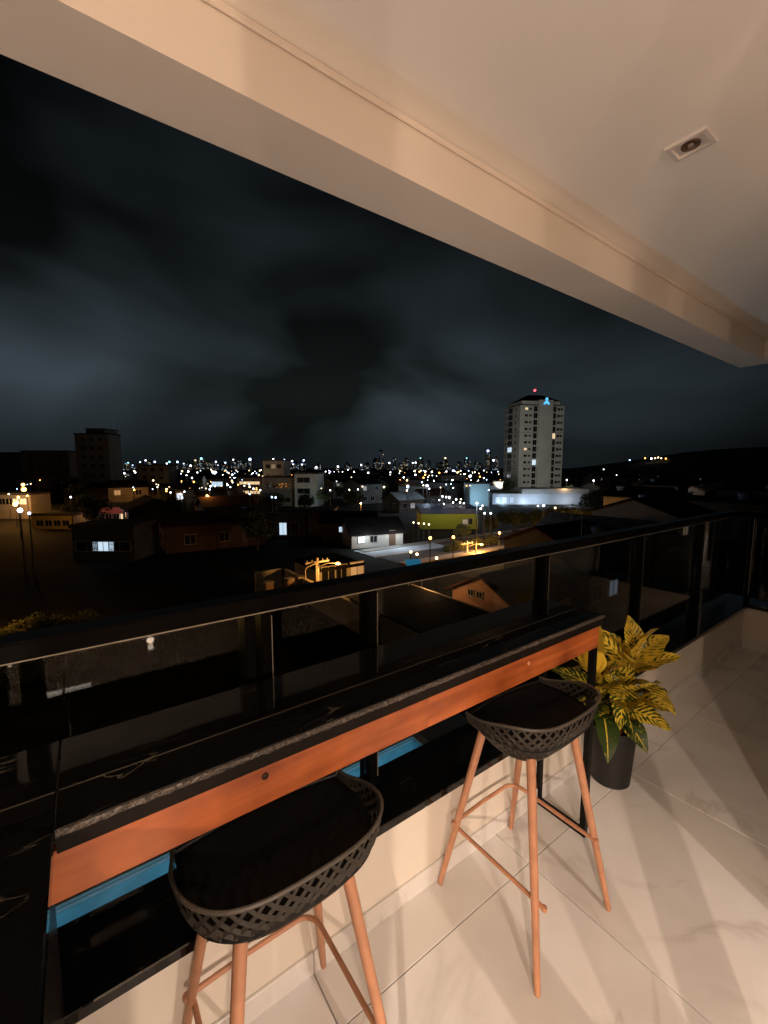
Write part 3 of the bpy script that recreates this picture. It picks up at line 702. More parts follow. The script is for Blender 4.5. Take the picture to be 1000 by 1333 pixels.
def crown_mesh(seed, R, H, n, m, leaf=.22):
    rr = random.Random(seed); b = MB(); lobes = [(rr.uniform(-.5, .5)*R, rr.uniform(-.5, .5)*R, rr.uniform(.25, .8)*H, rr.uniform(.38, .6)*R) for _ in range(11)]
    for k in range(n):
        cx, cy, cz, cr = rr.choice(lobes); d = Vector((rr.gauss(0, 1), rr.gauss(0, 1), rr.gauss(0, .8))).normalized()*cr*(rr.random()**.35)
        p = Vector((cx, cy, cz))+d; a = Vector((rr.gauss(0, 1), rr.gauss(0, 1), rr.gauss(0, 1))).normalized(); c = a.orthogonal().normalized()*leaf*rr.uniform(.5, 1.2); e = a.cross(c).normalized()*leaf*rr.uniform(.3, .7)
        i = len(b.v); b.v += [tuple(p-c), tuple(p+e), tuple(p+c), tuple(p-e)]; b.f.append((i, i+1, i+2, i+3))
    me = bpy.data.meshes.new('crown'); me.from_pydata(b.v, [], b.f); me.materials.append(m); return me
CR = [crown_mesh(k, 3.0, 5.0, 2600, M_FOL, .26) for k in range(4)]
BU = [crown_mesh(20+k, .95, 1.3, 1500, M_FOL2, .085) for k in range(3)]
def trunk_mesh(seed, h):
    rr = random.Random(seed); b = MB().tube([(0, 0, 0), (.1, .05, h*.5), (.0, .1, h)], [.24, .18, .13], 8)
    for k in range(4):
        a = k*1.7+rr.random(); b.tube([(.0, .1, h*.8), (cos(a)*.8, .1+sin(a)*.8, h+1.1), (cos(a)*1.5, .1+sin(a)*1.5, h+2.2)], [.09, .06, .03], 6)
    return b.mesh('trunk', M_TRUNK, True)
TR = [trunk_mesh(k, 2.2) for k in range(2)]
def tree(x, y, s, k, label, group, z=GZ):
    t = thing('tree', label, 'tree', (x, y, z), k*1.3, group); t.scale = (s, s, s)
    link('trunk', TR[k % 2], t); link('crown', CR[k % 4], t, (0, 0, 1.6)); return t
def shrub(x, y, s, k, label, group):
    t = thing('shrub', label, 'shrub', (x, y, GZ), k*1.1, group); t.scale = (s, s, s*.9)
    link('foliage', BU[k % 3], t, (0, 0, -.1)); MB().tube([(0, 0, 0), (.02, 0, .5)], [.04, .02], 6).build('stem', M_TRUNK, t); return t

# ------------------------------------------------------------------ street along y = 36 with sodium lamps
tag(MB().box(27, 420, 35.0, 41.5, GZ+.002, GZ+.02).build('street', mat('asphalt', (.05, .048, .045), .85, noise=(2, .25))), kind='structure')
for ya, yb in ((33.4, 34.9), (41.6, 43.0)):
    tag(MB().bbox(27, 420, ya, yb, GZ+.003, GZ+.14, .01).build('pavement', mat('pavement', (.24, .22, .19), .9, noise=(1.2, .2))), kind='structure')
def utility_pole(u, vtop, y, label, power, vlamp=None):
    P = at_y(u, vtop, y); h = P.z-GZ
    t = thing('street_lamp', label, 'street lamp', (P.x, y, GZ), 0, 'sodium lamps along the near street')
    MB().tube([(0, 0, 0), (0, 0, h)], [.17, .12], 10).build('pole', M_POLE, t, smooth=True)
    MB().bbox(-1.0, 1.0, -.06, .06, h-.40, h-.26, .01).build('crossarm', M_POLE, t)
    for x in (-.85, -.45, .45, .85): MB().lathe([(.05, h-.259), (.06, h-.20), (.03, h-.12), (0, h-.10)], 8, x, 0).build('insulator', M_FRAME, t)
    MB().tube([(0, -.1, h-.7), (.5, -.7, h-.35), (1.0, -1.25, h-.3)], .035, 8).build('arm', M_POLE, t, smooth=True)
    MB().lathe([(0, -.10), (.16, -.07), (.19, 0), (.12, .07), (0, .09)], 12).build('lamp_head', E_OR, t, loc=(1.05, -1.3, h-.33), smooth=True)
    point('lamp_light', (1.0, -1.5, h-.75), power, SOD, .15, t)
    return t
utility_pole(413, 726, 28.6, 'sodium street lamp on a pole left of the orange lit house front', 700)
utility_pole(608, 704, 34.3, 'glowing orange street lamp pole with crossarm at the middle of the street', 2100)
utility_pole(738, 688, 34.3, 'orange street lamp pole with crossarm between the middle pole and the far tree', 1200)
utility_pole(836, 679, 34.3, 'orange street lamp beside the far right end of the near street', 900)
utility_pole(-45, 760, 33.9, 'street lamp pole lighting the bushes at the left end of the street', 330)

# orange lit house behind the left lamp
P = at_y(417, 760, 30.2); Q = at_y(472, 745, 30.2); w_ = Q.x-P.x
hz = at_y(440, 741, 30.2).z-GZ
house('orange lit low house front with white window bars behind the street lamp', P.x+w_/2, 32.7, w_, 5, hz, .25, HM[2], RM[2], flat=True, door=False, wins=[(-w_*.32, 1.5, 1.2, 1.1, 'y-', W_DARK), (-w_*.02, 1.5, 1.0, 1.1, 'y-', W_DARK), (w_*.36, 1.5, 1.3, 1.2, 'y-', W_DIM)])
g_ = thing('garden_arch', 'orange lit pipe arch beside the street lamp pole', 'arch', (at_y(403, 745, 28.4).x, 28.4, GZ))
MB().tube([(-.35, 0, 0), (-.35, 0, 2.55), (-.2, 0, 2.75), (.55, 0, 2.95)], .05, 8).build('pipe', M_POLE, g_, smooth=True); MB().tube([(.55, 0, 0), (.55, 0, 3.0)], .05, 8).build('post', M_POLE, g_)
for u, k in ((377, 0), (392, 1), (350, 2)):
    P = at_y(u, 770, 29.4); t = thing('gate_pillar', ['squat orange lit pillar left of the arch', 'squat orange lit pillar beside the arch foot', 'dim pillar farthest left of the gate pillars'][k], 'pillar', (P.x, 29.4, GZ))
    MB().bbox(-.28, .28, -.25, .25, 0, 1.75, .02).build('shaft', HM[3], t); MB().bbox(-.33, .33, -.3, .3, 1.751, 1.86, .02).build('cap', HM[0], t)

# dark shed roof below the middle, pink gable house beyond it
sh = house('low shed with a broad black roof below the railing right of the panelled wall', 16.0, 18.7, 4.8, 7.3, 1.75, .14, HM[1], RM[2], flat=True, wins=[(1.0, 1.0, 1.0, .6, 'x-', W_DARK)], name='shed', door=False)
MB().bbox(2.56, 2.68, -3.9, 3.9, 1.80, 1.93, .01).build('gutter', M_CAP, sh)
house('small white roofed hut at the near corner of the black shed', 12.6, 15.0, 1.3, 1.2, 1.0, .12, HM[2], mat('white_sheet', (.55, .55, .55), .6), flat=True, name='hut', door=False, wins=[(-.2, .8, .8, .6, 'x-', W_DARK)])
pk = house('pink gable ended house with two small windows seen under the top rail', 25.0, 18.2, 8, 5.4, 1.65, 1.4, mat('pink_plaster', (.46, .26, .18), .85, noise=(.8, .1)), RM[0], wins=[(.95, 1.75, .42, .36, 'x-', W_DARK), (.2, 1.75, .42, .36, 'x-', W_DARK)], door=False)
point('gable_fill_light', (-6.2, 2.6, 2.6), 120, (1, .5, .2), .1, pk)  # lamp added to brighten the pink gable
wall_thing('narrow wall with a pale lit top between black shed and pink house', 19.3, 19.45, 13.5, 23.5, .8, HM[1], cap=M_CAP, npan=4)

# ------------------------------------------------------------------ tower block
th = radians(-27); A = at_z(674, 640.5); tw, td, thh = 21.5, 14.5, 0
top = at_d(674, 529, (A-EYE).dot(FWD)).z-GZ; NF = 13; fh = top/NF
M_TOW = mat('tower_render', (.50, .50, .47), .8, noise=(.15, .10)); M_TOWB = mat('tower_band', (.30, .29, .28), .8)
tw = 19.6
c_ = A+Vector((cos(th)*tw/2-sin(th)*td/2, sin(th)*tw/2+cos(th)*td/2, 0))
tow = thing('tower_block', 'tall pale residential tower with dark window columns and a blue rooftop sign', 'building', (c_.x, c_.y, GZ), th)
MB().box(-tw/2, tw/2, -td/2, td/2, 0, top).build('wall', M_TOW, tow)
MB().box(-tw*.10, tw*.22, -td/2-.9, -td/2-.0005, 0, top+2.2).build('stair_shaft', M_TOW, tow)
for k in (4, 9): MB().box(-tw/2-.12, tw/2+.12, -td/2-.12, td/2+.12, k*fh-.12, k*fh+.12).build('band', M_TOWB, tow)
MB().box(-tw/2+1.2, tw/2-1.5, -td/2+1, td/2-1, top+.001, top+2.0).build('penthouse', M_TOW, tow)
rf = MB(); rf.v = [(-tw/2+.8, -td/2+.6, top+2.001), (tw/2-1.1, -td/2+.6, top+2.001), (tw/2-1.1, td/2-.6, top+2.001), (-tw/2+.8, td/2-.6, top+2.001), (-3.2, -1.2, top+5.2), (3.0, -1.2, top+5.2), (3.0, 1.2, top+5.2), (-3.2, 1.2, top+5.2)]
rf.f = [(0, 1, 5, 4), (1, 2, 6, 5), (2, 3, 7, 6), (3, 0, 4, 7), (4, 5, 6, 7), (3, 2, 1, 0)]; rfo = rf.build('roof', RM[2], tow)
MB().tube([(0, 0, top+5.2), (0, 0, top+7.0)], .12, 6).build('mast', M_STEEL, rfo); link('beacon', globe(.55, E_RD), rfo, (0, -.2, top+7.4))
sg = MB(); E_SIGN = em('blue_sign', (.03, .42, .95), 1.5)
sx, sy, sz = tw*.06, -td/2-.96, top+.55                                   # figure-like emblem: round head, spread body
sg.prism([(sx+.62*cos(2*pi*k/12), sy, sz+2.0+.62*sin(2*pi*k/12)) for k in range(12)], (0, -.12, 0))
sg.prism([(sx-.35, sy, sz+1.3), (sx+.35, sy, sz+1.3), (sx+1.45, sy, sz-.1), (sx+.55, sy, sz-.1), (sx+.2, sy, sz+.4), (sx-.2, sy, sz+.4), (sx-.55, sy, sz-.1), (sx-1.45, sy, sz-.1)], (0, -.12, 0))
sg.build('emblem_sign', E_SIGN, tow)
lit = {('a', 6): W_COOL, ('d', 0): W_WARM, ('d', 6): W_WARM, ('e', 8): W_COOL, ('g', 4): W_WARM}
for f in range(NF):
    zc = top-(f+.5)*fh
    for key, xx, ww, hh, face in (('a', 1.6, 4.0, 2.0, 'x-'), ('b', -3.6, 1.1, 1.1, 'x-'), ('b2', 5.6, 1.1, 1.1, 'x-'), ('d', -tw*.36, 1.2, .9, 'y-'), ('d2', -tw*.27, .9, .7, 'y-'), ('e', -tw*.155, 1.6, 2.1, 'y-'), ('g', tw*.27, 1.5, 2.1, 'y-'), ('h', tw*.37, 1.2, .9, 'y-'), ('h2', tw*.44, .9, .8, 'y-')):
        g = lit.get((key, f), W_DARK)
        if face == 'x-': window(tow, -tw/2-.012, xx, zc, ww, hh, face, g)
        else: window(tow, xx, -td/2-.012, zc, ww, hh, face, g)
# podium and low annex in front of the tower
A2 = at_d(641, 668, 118); A2.z = GZ; th2 = radians(-38)
pw, pd, ph = 26.0, 9.0, at_d(641, 643, 118).z-GZ
c2 = A2+Vector((cos(th2)*pw/2-sin(th2)*pd/2, sin(th2)*pw/2+cos(th2)*pd/2, 0))
pod = thing('podium_building', 'long white low building with two rows of blue lit windows below the tower', 'building', (c2.x, c2.y, GZ), th2)
MB().box(-pw/2, pw/2, -pd/2, pd/2, 0, ph).build('wall', mat('podium_white', (.50, .52, .54), .7, noise=(.4, .08)), pod)
MB().bbox(-pw/2+8, pw/2+.2, -pd/2-.2, pd/2+.2, ph+.001, ph+1.5, .05).build('upper_storey', HM[2], pod)
MB().bbox(-pw/2-.15, -pw/2+8.2, -pd/2-.15, pd/2+.15, ph+.0012, ph+.2, .03).build('roof', HM[0], pod)
W_BLUE = em('blue_lit_window', (.10, .22, .48), .30)
for i in range(3):
    for j in range(2): window(pod, -pw/2+1.3+i*2.0, -pd/2-.012, ph-1.6-j*2.5, 1.1, 1.6, 'y-', W_BLUE)
point('flood_or_fill_light', (-pw/2+2.5, -pd/2-2.2, .6), 420, (.55, .75, 1.0), .2, pod); point('flood_or_fill_light', (-pw/2+8.5, -pd/2-2.2, .6), 330, (.65, .8, 1.0), .2, pod); point('flood_or_fill_light', (-1, -pd/2-3.5, .8), 520, (.6, .78, 1.0), .2, pod); point('flood_or_fill_light', (7, -pd/2-3.5, .8), 420, (.7, .82, 1.0), .2, pod); point('terrace_light', (6.5, -pd/2-.6, ph+2.2), 330, (1, .6, .25), .2, pod)
for dx, dz, pw_ in ((-9, 3.0, 11500), (9, 3.0, 11500)):  # added spots brighten the tower in place of town glow
    l = bpy.data.lights.new('tower_fill', 'SPOT'); l.energy = pw_; l.color = (1.0, .95, .82); l.shadow_soft_size = .3; l.spot_size = radians(80); l.spot_blend = .8
    o = bpy.data.objects.new('tower_fill', l); COL.objects.link(o); o.parent = pod; o.location = (dx, pd/2-1, ph+dz)
    tgt = pod.matrix_world; d_ = Vector((c_.x, c_.y, GZ+top*.62))-Vector((c2.x, c2.y, GZ+ph+dz)); d_.rotate(Matrix.Rotation(-th2, 3, 'Z'))
    o.rotation_euler = d_.to_track_quat('-Z', 'Y').to_euler()
lamp(708, 658, E_WH, 1.5, h=5.2, label='white lamp in front of the dark annex below the tower')
lamp(723, 661, E_WM, 1.5, h=5.0, label='warm white lamp right of the dark annex below the tower')

# yellow commercial building with blue fascia
D = 70; A3 = at_d(548, 690, D); th3 = radians(-39); yw = at_d(622, 690, D)-A3; yl = yw.length
bh = at_d(548, 668.5, D).z-GZ; tz = max(bh, 2.5)
yb_ = thing('commercial_building', 'yellow green walled shop building with a dark blue flat roof band', 'building', ((A3.x+yw.x/2), (A3.y+yw.y/2), GZ), atan2(yw.y, yw.x))
MB().box(-yl/2, yl/2, 0, 9, 0, tz).build('wall', mat('yellow_paint', (.36, .40, .03), .7, noise=(.5, .1)), yb_)
MB().bbox(-yl/2-.3, yl/2+.3, -.3, 9.3, tz+.001, tz+.9, .05).build('roof_band', mat('blue_paint', (.03, .05, .14), .5), yb_)
window(yb_, yl*.28, -.012, 1.1, .9, 1.0, 'y-', W_DIM); window(yb_, yl*.36, -.012, 1.3, .7, .9, 'y-', W_DARK)
for k in range(3):
    P = Vector((-yl/2+yl*(.12+.38*k), -3.2, tz+.6)); point('flood_or_fill_light', P, 52, (1.0, 1.0, .8), .2, yb_)
for u, v, k in ((538.5, 680, 'first'), (545, 681, 'second'), (552, 681.5, 'third'), (558.5, 682.5, 'fourth')):
    lamp(u, v, E_WM, .95, h=2.6, label=k+' from the left of four small lamps before the yellow building', group='four lamps before the yellow building')
for u, v, l in ((535, 718, 'left of the two close pinkish lamps by the blue awning'), (543, 721, 'right of the two close pinkish lamps by the blue awning'), (568.5, 726, 'single pinkish lamp left of the orange crossarm pole')):
    lamp(u, v, E_WM, .95, h=2.8, label=l, group='small lamps by the street')
aw = at_z(539, 734, GZ+2.4); a_ = thing('awning', 'small bright blue awning just above the top rail', 'awning', (aw.x, aw.y, GZ), -.4)
MB().prism([(-.62, -.5, 2.15), (.62, -.5, 2.15), (.62, .5, 2.6), (-.62, .5, 2.6)], (0, 0, .08)).build('canvas', mat('glowing_blue_canvas', (.05, .35, .60), .6, emit=(.02, .25, .5), strength=.35), a_)  # canvas given a glow of its own, no lamp in it
for x in (-.55, .55): MB().tube([(x, -.42, 0), (x, -.42, 2.2)], .04, 6).build('post', M_POLE, a_)

# white lit courtyard with dark roofed house
P = at_z(493, 716); cy = house('house with a broad dark roof over a brightly lit white veranda', P.x+1.6, P.y+4.0, 7.0, 5.0, 1.9, 1.5, HM[2], RM[2], rz=radians(-14), wins=[(-2.2, 1.1, .9, .8, 'y-', W_COOL), (-.6, 1.1, .9, .8, 'y-', W_DARK)])
point('veranda_light', (-1.6, -4.0, 2.1), 230, (.75, .9, 1.0), .2, cy); point('veranda_light', (2.2, -4.2, 2.1), 260, (.75, .9, 1.0), .2, cy)
tag(MB().box(P.x-3, P.x+8.5, P.y-3.5, P.y+1.0, GZ+.003, GZ+.08).build('courtyard_pavement', mat('white_paving', (.45, .47, .5), .8, noise=(.6, .1))), kind='structure')
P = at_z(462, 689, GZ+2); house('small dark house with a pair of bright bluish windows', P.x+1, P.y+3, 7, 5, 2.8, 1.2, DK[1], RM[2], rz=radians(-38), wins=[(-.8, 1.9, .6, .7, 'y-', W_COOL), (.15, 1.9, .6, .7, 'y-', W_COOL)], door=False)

# mid-rise blocks
def block(label, u0, u1, vt, vb, D, depth, wm, rows=3, cols=3, rot=None, litset=(), glass=W_DARK, ww=1.3, wh=1.2, zbase=GZ, roofm=None, name='apartment_block', span=(.1, .9)):
    a = at_d(u0, vb, D); b = at_d(u1, vb, D); ht = at_d((u0+u1)/2, vt, D).z-zbase; w = (b-a).length; ang = atan2(b.y-a.y, b.x-a.x)
    t = thing(name, label, 'building', ((a.x+b.x)/2, (a.y+b.y)/2, zbase), ang)
    MB().box(-w/2, w/2, 0, depth, 0, ht).build('wall', wm, t)
    MB().bbox(-w/2-.2, w/2+.2, -.2, depth+.2, ht+.001, ht+.4, .05).build('roof', roofm or RM[1], t)
    fl = ht/max(1, round(ht/3.1))
    for i in range(cols):
        for j in range(rows):
            x = -w/2+w*(span[0]+(span[1]-span[0])*(i+.5)/cols); z = ht-(j+.55)*fl
            if z > 1: window(t, x, -.012, z, ww, wh, 'y-', dict(litset).get((i, j), glass))
    return t
block('pale mid rise block end with three dark windows left of the centre', 384, 414, 617, 660, 110, 12, HM[2], 3, 1, ww=3.2, wh=1.3, span=(-.1, .9))
point('flood_or_fill_light', at_d(402, 652, 101), 420, (.75, 1.0, .95), .2)  # lamp added to brighten the block end
block('wide grey mid rise block with a dark recessed top floor', 342, 383.5, 622, 664, 112, 10, HM[1], 3, 4)
block('pale small tower block with a dark notch behind the grey mid rise', 343, 370, 600, 625, 130, 9, HM[0], 2, 3, litset={(1, 0): W_DIM})
block('blank grey walled building below the three window block', 400, 432, 668, 712, 62, 7, DK[2], 0, 0)
block('dim low block with one bright aqua lit room', 340, 398, 671, 705, 60, 6, DK[1], 1, 3, litset={(0, 0): W_DARK, (1, 0): W_COOL}, ww=1.0, wh=1.7)
block('black apartment tower on the left with stepped roof', 103, 146, 566, 650, 150, 7, HM[1], 8, 3, roofm=RM[2])
block('plant room crowning the black apartment tower on the left', 112, 136, 559, 566, 153, 8, HM[1], 0, 0, zbase=at_d(120, 566, 153).z, name='plant_room')
block('dull brown block left of the black apartment tower', 33, 94, 588, 652, 165, 7, HM[3], 5, 4)
block('dark block at the far left edge of the town', -14, 32, 590, 640, 180, 12, HM[1], 4, 3)
block('dark flat roofed block between the black tower and the lit shops', 180, 221, 606, 640, 150, 6, HM[1], 3, 3)
block('pale blue lit wall building left of the tower', 611, 637, 630, 656, 112, 8, mat('aqua_wall', (.35, .5, .55), .7), 0, 0)
point('flood_or_fill_light', at_d(622, 650, 107), 900, (.55, .8, 1), .2)
block('long low lit hall behind the yellow building', 520, 600, 633, 652, 135, 10, HM[1], 1, 6, litset={(0, 0): W_DIMC, (2, 0): W_DIMC, (4, 0): W_DIM}, ww=2, wh=1.2)
block('grey warehouse block behind the floodlights', 574, 606, 619, 640, 165, 10, HM[1], 2, 3, litset={(1, 1): W_DIMC})
block('violet lit office block left of the tower foot', 636, 654, 628, 650, 130, 8, HM[1], 3, 2, litset={(1, 1): W_COOL, (0, 0): W_DIMC, (1, 0): W_DIMC, (0, 1): W_DIMC}, ww=1.6)
rd = block('long red lit shop front at the left', 100, 185, 660, 684, 76, 6, mat('red_wall', (.5, .16, .13), .8), 1, 7, litset={(5, 0): W_WARM}, ww=1.5, wh=1.0)
point('shop_light', at_d(160, 664, 72), 130, (.9, .75, 1.0), .2); point('shop_light', at_d(120, 664, 72), 60, (1, .5, .4), .2); point('shop_light', at_d(163, 670, 72), 80, SOD, .2)
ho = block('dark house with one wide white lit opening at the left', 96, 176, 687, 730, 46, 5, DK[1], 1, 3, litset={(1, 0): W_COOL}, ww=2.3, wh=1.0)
block('brightly lit white shed beside the street past the third lamp pole', 764, 781, 677, 692, 80, 4, mat('lit_white', (.6, .65, .7), .7), 0, 0); point('shed_light', at_d(770, 681, 76), 160, (.6, .8, 1.0), .2)
block('small white lit kiosk before the blue sign', 676, 690, 697, 712, 62, 3, mat('lit_white', (.6, .65, .7), .7), 0, 0); point('kiosk_light', at_d(683, 703, 59.5), 60, (.7, .8, 1.0), .1)
P = at_d(698, 704, 61); t = thing('neon_sign', 'small deep blue neon ring sign near the white kiosk', 'sign', (P.x, P.y, GZ), atan2(P.y, P.x)-pi/2)
MB().tube([(.55*cos(2*pi*k/14), 0, P.z-GZ+.45*sin(2*pi*k/14)) for k in range(15)], .10, 6).build('ring', em('neon_blue', (.04, .08, 1.0), 2), t); MB().tube([(0, .15, 0), (0, .15, P.z-GZ)], .06, 6).build('post', M_POLE, t)
block('pale low shop row with a lit blue sign band in the middle distance', 274, 292, 624, 636, 150, 6, HM[1], 1, 2, litset={(0, 0): W_COOL, (1, 0): W_COOL}, ww=1.9, wh=1.6)
block('warm brightly lit shop row left of the mid rise block', 309, 342, 622, 644, 150, 6, HM[0], 2, 4, glass=W_WARM, ww=1.7, wh=1.0)
block('white lit billboard building in the middle left', 229, 240, 639, 652, 100, 5, HM[1], 1, 1, glass=W_COOL, ww=1.4, wh=1.5, name='shop_building')

block('olive lit low wall house below the orange lamps at the far left', 42, 98, 671, 692, 70, 5, mat('olive_wall', (.30, .24, .09), .85, noise=(.7, .2)), 1, 4, ww=1.1, wh=.9)
point('lane_light', at_d(70, 668, 66), 70, SOD, .15)

block('added street front catching orange light at the far left edge', -14, 42, 644, 676, 84, 5, HM[0], 1, 5, litset={(3, 0): W_WARM, (4, 0): W_WARM}, ww=1.4, wh=1.1)  # block put in to catch the orange glow
for u, pw in ((8, 420), (28, 620)): point('added_glow_light', at_d(u, 654, 79), pw, SOD, .2)  # lamps added for the orange glow, without fixtures

# ------------------------------------------------------------------ street lamps and small lights
orange = [(20, 656, 3.4), (31, 637, 3.0), (30, 631, 2.2), (24, 647, 1.6), (168, 631, 2.5), (180, 631, 2.5), (174, 635, 1.0), (217, 637, 1.9), (270, 646, 2.0), (310, 631, 1.1), (530, 625, 1.6), (470, 655, .7), (1010, 640, .9), (52, 625, .7)]
for k, (u, v, s) in enumerate(orange):
    lamp(u, v, E_OR, s*.82, h=(4.0 if v > 650 else 4.6 if v > 634 else 6.0), label='orange sodium street lamp glowing among the dark roofs of the town', group='orange street lamps of the town', power=(900 if v > 650 else 700 if s > 1.8 else 200 if s > 1.4 else 0), lcol=SOD)
white = [(26, 664, 2.6), (92, 647, .8), (205, 634, .7), (240, 640, 1.0), (250, 622, .9), (257, 615, .8), (285, 619, .6), (296, 615, .7), (162, 616, 1.0), (176, 615, 1.0), (305, 622, .7), (324, 622, .7), (339, 638, .7), (415, 619, 1.0), (435, 614.5, .7), (441, 614.5, .6), (446, 614, .6), (453, 611.5, .8), (461, 614, .8), (480, 616, .5), (541, 618, .9), (563, 619, .6), (565, 626, 1.0), (589, 625, .9), (604, 624.5, 1.0), (466, 637, .7), (738, 625, .9), (771, 614, .7), (773, 625.5, 1.0), (892, 627, .9), (850, 627, .6), (857, 628, .4), (803, 618.5, .5), (491, 626, .8), (508, 618, .5), (600, 613, .6), (340, 612, .5), (212, 619, .5), (222, 641, .7), (300, 634, .6), (275, 611, .5), (688, 616, .5), (520, 616, .6), (548, 613, .5), (630, 612.5, .6), (430, 638, .6)]
for u, v, s in white:
    lamp(u, v, E_WH, s, power=(600 if s > .75 and 612 < v < 640 else 0), lcol=(.85, .93, 1.0), label='small white street lamp shining far off among dark roofs', group='white street lamps of the town')
ex = random.Random(77)
for k in range(230):
    u = ex.choice([ex.uniform(158, 345), ex.uniform(270, 345), ex.uniform(400, 655), ex.uniform(520, 640), ex.uniform(0, 700)]); v = 612.5+26*ex.random()**1.7; m = ex.choice([E_WH, E_WH, E_WM, E_WM, E_OR, E_BL])
    lamp(u, v, m, ex.choice([.35, .5, .7, 1.1]), h=ex.choice([4.0, 5.0, 6.0]), label='tiny lamp dotted between the far roofs of the town', group='tiny lamps between the far roofs')
for u, v, s, l in ((531, 633, 2.0, 'left of the two strong blue white floodlights behind the yellow building'), (556, 632, 2.0, 'right of the two strong blue white floodlights behind the yellow building'), (621, 655, 1.6, 'strong blue white lamp at the right end of the yellow building'), (612, 620, 1.6, 'large white lamp above the pale blue wall')):
    lamp(u, v, E_WH if u > 610 else E_BL, s, label=l, group='floodlights near the yellow building', power=700 if u != 612 else 0, lcol=(.6, .78, 1.0))
for k, (u, v, s) in enumerate([(572, 651, 1.0), (576, 646, 1.2), (581, 647, 1.2), (585, 647, 1.1), (578, 656, 1.0), (594, 650, 1.3), (599, 654, 1.2), (604, 655, 1.0), (590, 654, 1.0), (626, 662, 1.4), (631, 668, 1.1), (639, 668, 1.1)]):
    lamp(u, v, E_WH, s, h=4.0, label='one of the crowded white lamps behind the yellow building', group='crowded white lamps behind the yellow building')
for u, v, m in ((430, 614, E_PU), (354, 647, E_BL), (359, 647.5, E_BL), (38, 668, E_BL), (237, 648, E_BL), (325, 643, E_BL)):
    lamp(u, v, m, 1.0, label='small blue or violet tinted lamp in the middle of the town', group='blue tinted lamps of the town')


# lamps added to throw glow over lanes and forecourts
GLOW = [(24, 664, 60, SOD, 420), (36, 652, 75, SOD, 420), (12, 650, 80, (1, .8, .55), 260), (175, 640, 95, SOD, 520), (217, 645, 90, SOD, 260), (270, 654, 80, SOD, 260), (325, 640, 120, (1, .85, .6), 700), (235, 652, 85, (.7, .85, 1), 220),
        (530, 645, 115, (.6, .8, 1), 800), (556, 645, 115, (.6, .8, 1), 800), (585, 657, 90, (.95, .9, 1), 500), (600, 658, 92, (1, .75, .6), 380), (628, 668, 78, (.8, .9, 1), 330), (500, 640, 125, (1, .85, .65), 150), (455, 645, 110, (.8, .9, 1), 90), (700, 668, 80, (1, .9, .75), 120), (560, 718, 42, SOD, 150), (590, 716, 44, SOD, 220), (650, 708, 52, SOD, 180), (700, 702, 60, SOD, 200), (780, 690, 68, SOD, 220), (820, 686, 72, SOD, 320), (440, 612, 400, (.9, .9, 1), 4000), (290, 618, 300, (.9, .92, 1), 3000), (600, 616, 330, (.9, .92, 1), 3000)]
for k, (u, v, D, c, pw) in enumerate(GLOW):
    g = at_d(u, v, D); t = thing('added_glow_lamp', 'added glow lamp', 'added lamp', (g.x, g.y, GZ), 0, 'lamps added to light lanes and forecourts')
    hh_ = max(1.2, min(5.0, g.z-GZ+1.2)); MB().tube([(0, 0, 0), (0, 0, hh_)], .05, 6).build('post', MAT['dark_pole'], t); link('lamp_head', globe(.16 if D < 100 else .3, E_OR if c == SOD else E_WM), t, (0, 0, hh_+.15)); point('lamp_light', (0, 0, hh_+.6), pw, c, .2, t)

# ------------------------------------------------------------------ skyline of far towers
sk = random.Random(11)
M_SKY = [mat('far_concrete_a', (.30, .30, .31), .9), mat('far_concrete_b', (.2, .2, .21), .9), mat('far_concrete_c', (.42, .42, .42), .9)]
TOPL = {'w': E_WH, 'b': E_BL, 'c': E_CY, 'p': E_WM, 'r': E_RD, '': None}
known = [(167, 603, 4, 'c'), (172, 606, 4, 'b'), (183, 602, 5, 'b'), (189, 600, 5, 'w'), (202, 602, 4, 'b'), (221, 602, 5, 'c'), (231, 602, 5, 'b'), (239, 604, 4, 'b'), (254, 600, 6, 'p'), (262, 598, 6, 'c'), (248, 607, 4, 'w'), (283, 606, 4, 'w'), (294, 603, 6, 'b'), (304, 599, 6, 'w'), (326, 599, 6, 'b'), (348, 604, 4, 'c'), (356, 598, 4, 'w'), (370, 599, 4, 'b'), (381, 601, 4, 'w'), (395, 600, 5, 'b'), (412, 609, 5, 'w'), (496, 588, 7, ''), (489, 598, 6, ''), (513, 597, 5, ''), (529, 598, 6, ''), (537, 603, 4, 'w'), (548, 597, 6, 'c'), (558, 601, 6, ''), (580, 597, 6, 'p'), (608, 597, 6, 'c'), (611, 600, 4, 'b'), (598, 603, 7, ''), (636, 588, 6, 'b'), (642, 600, 5, 'w'), (625, 605, 7, ''), (620, 602, 5, ''), (646, 596, 5, ''), (570, 604, 5, ''), (521, 605, 6, ''), (505, 605, 7, ''), (478, 604, 6, ''), (470, 606, 5, 'w'), (455, 607, 5, ''), (440, 608, 5, 'w'), (270, 602, 5, ''), (276, 601, 5, ''), (312, 600, 5, ''), (318, 603, 5, ''), (245, 601, 4, ''), (290, 605, 5, '')]
for k in range(26): known.append((sk.uniform(160, 650), sk.uniform(601, 608), sk.uniform(4, 8), sk.choice(['', '', 'w', 'b', ''])))
SKM = {}
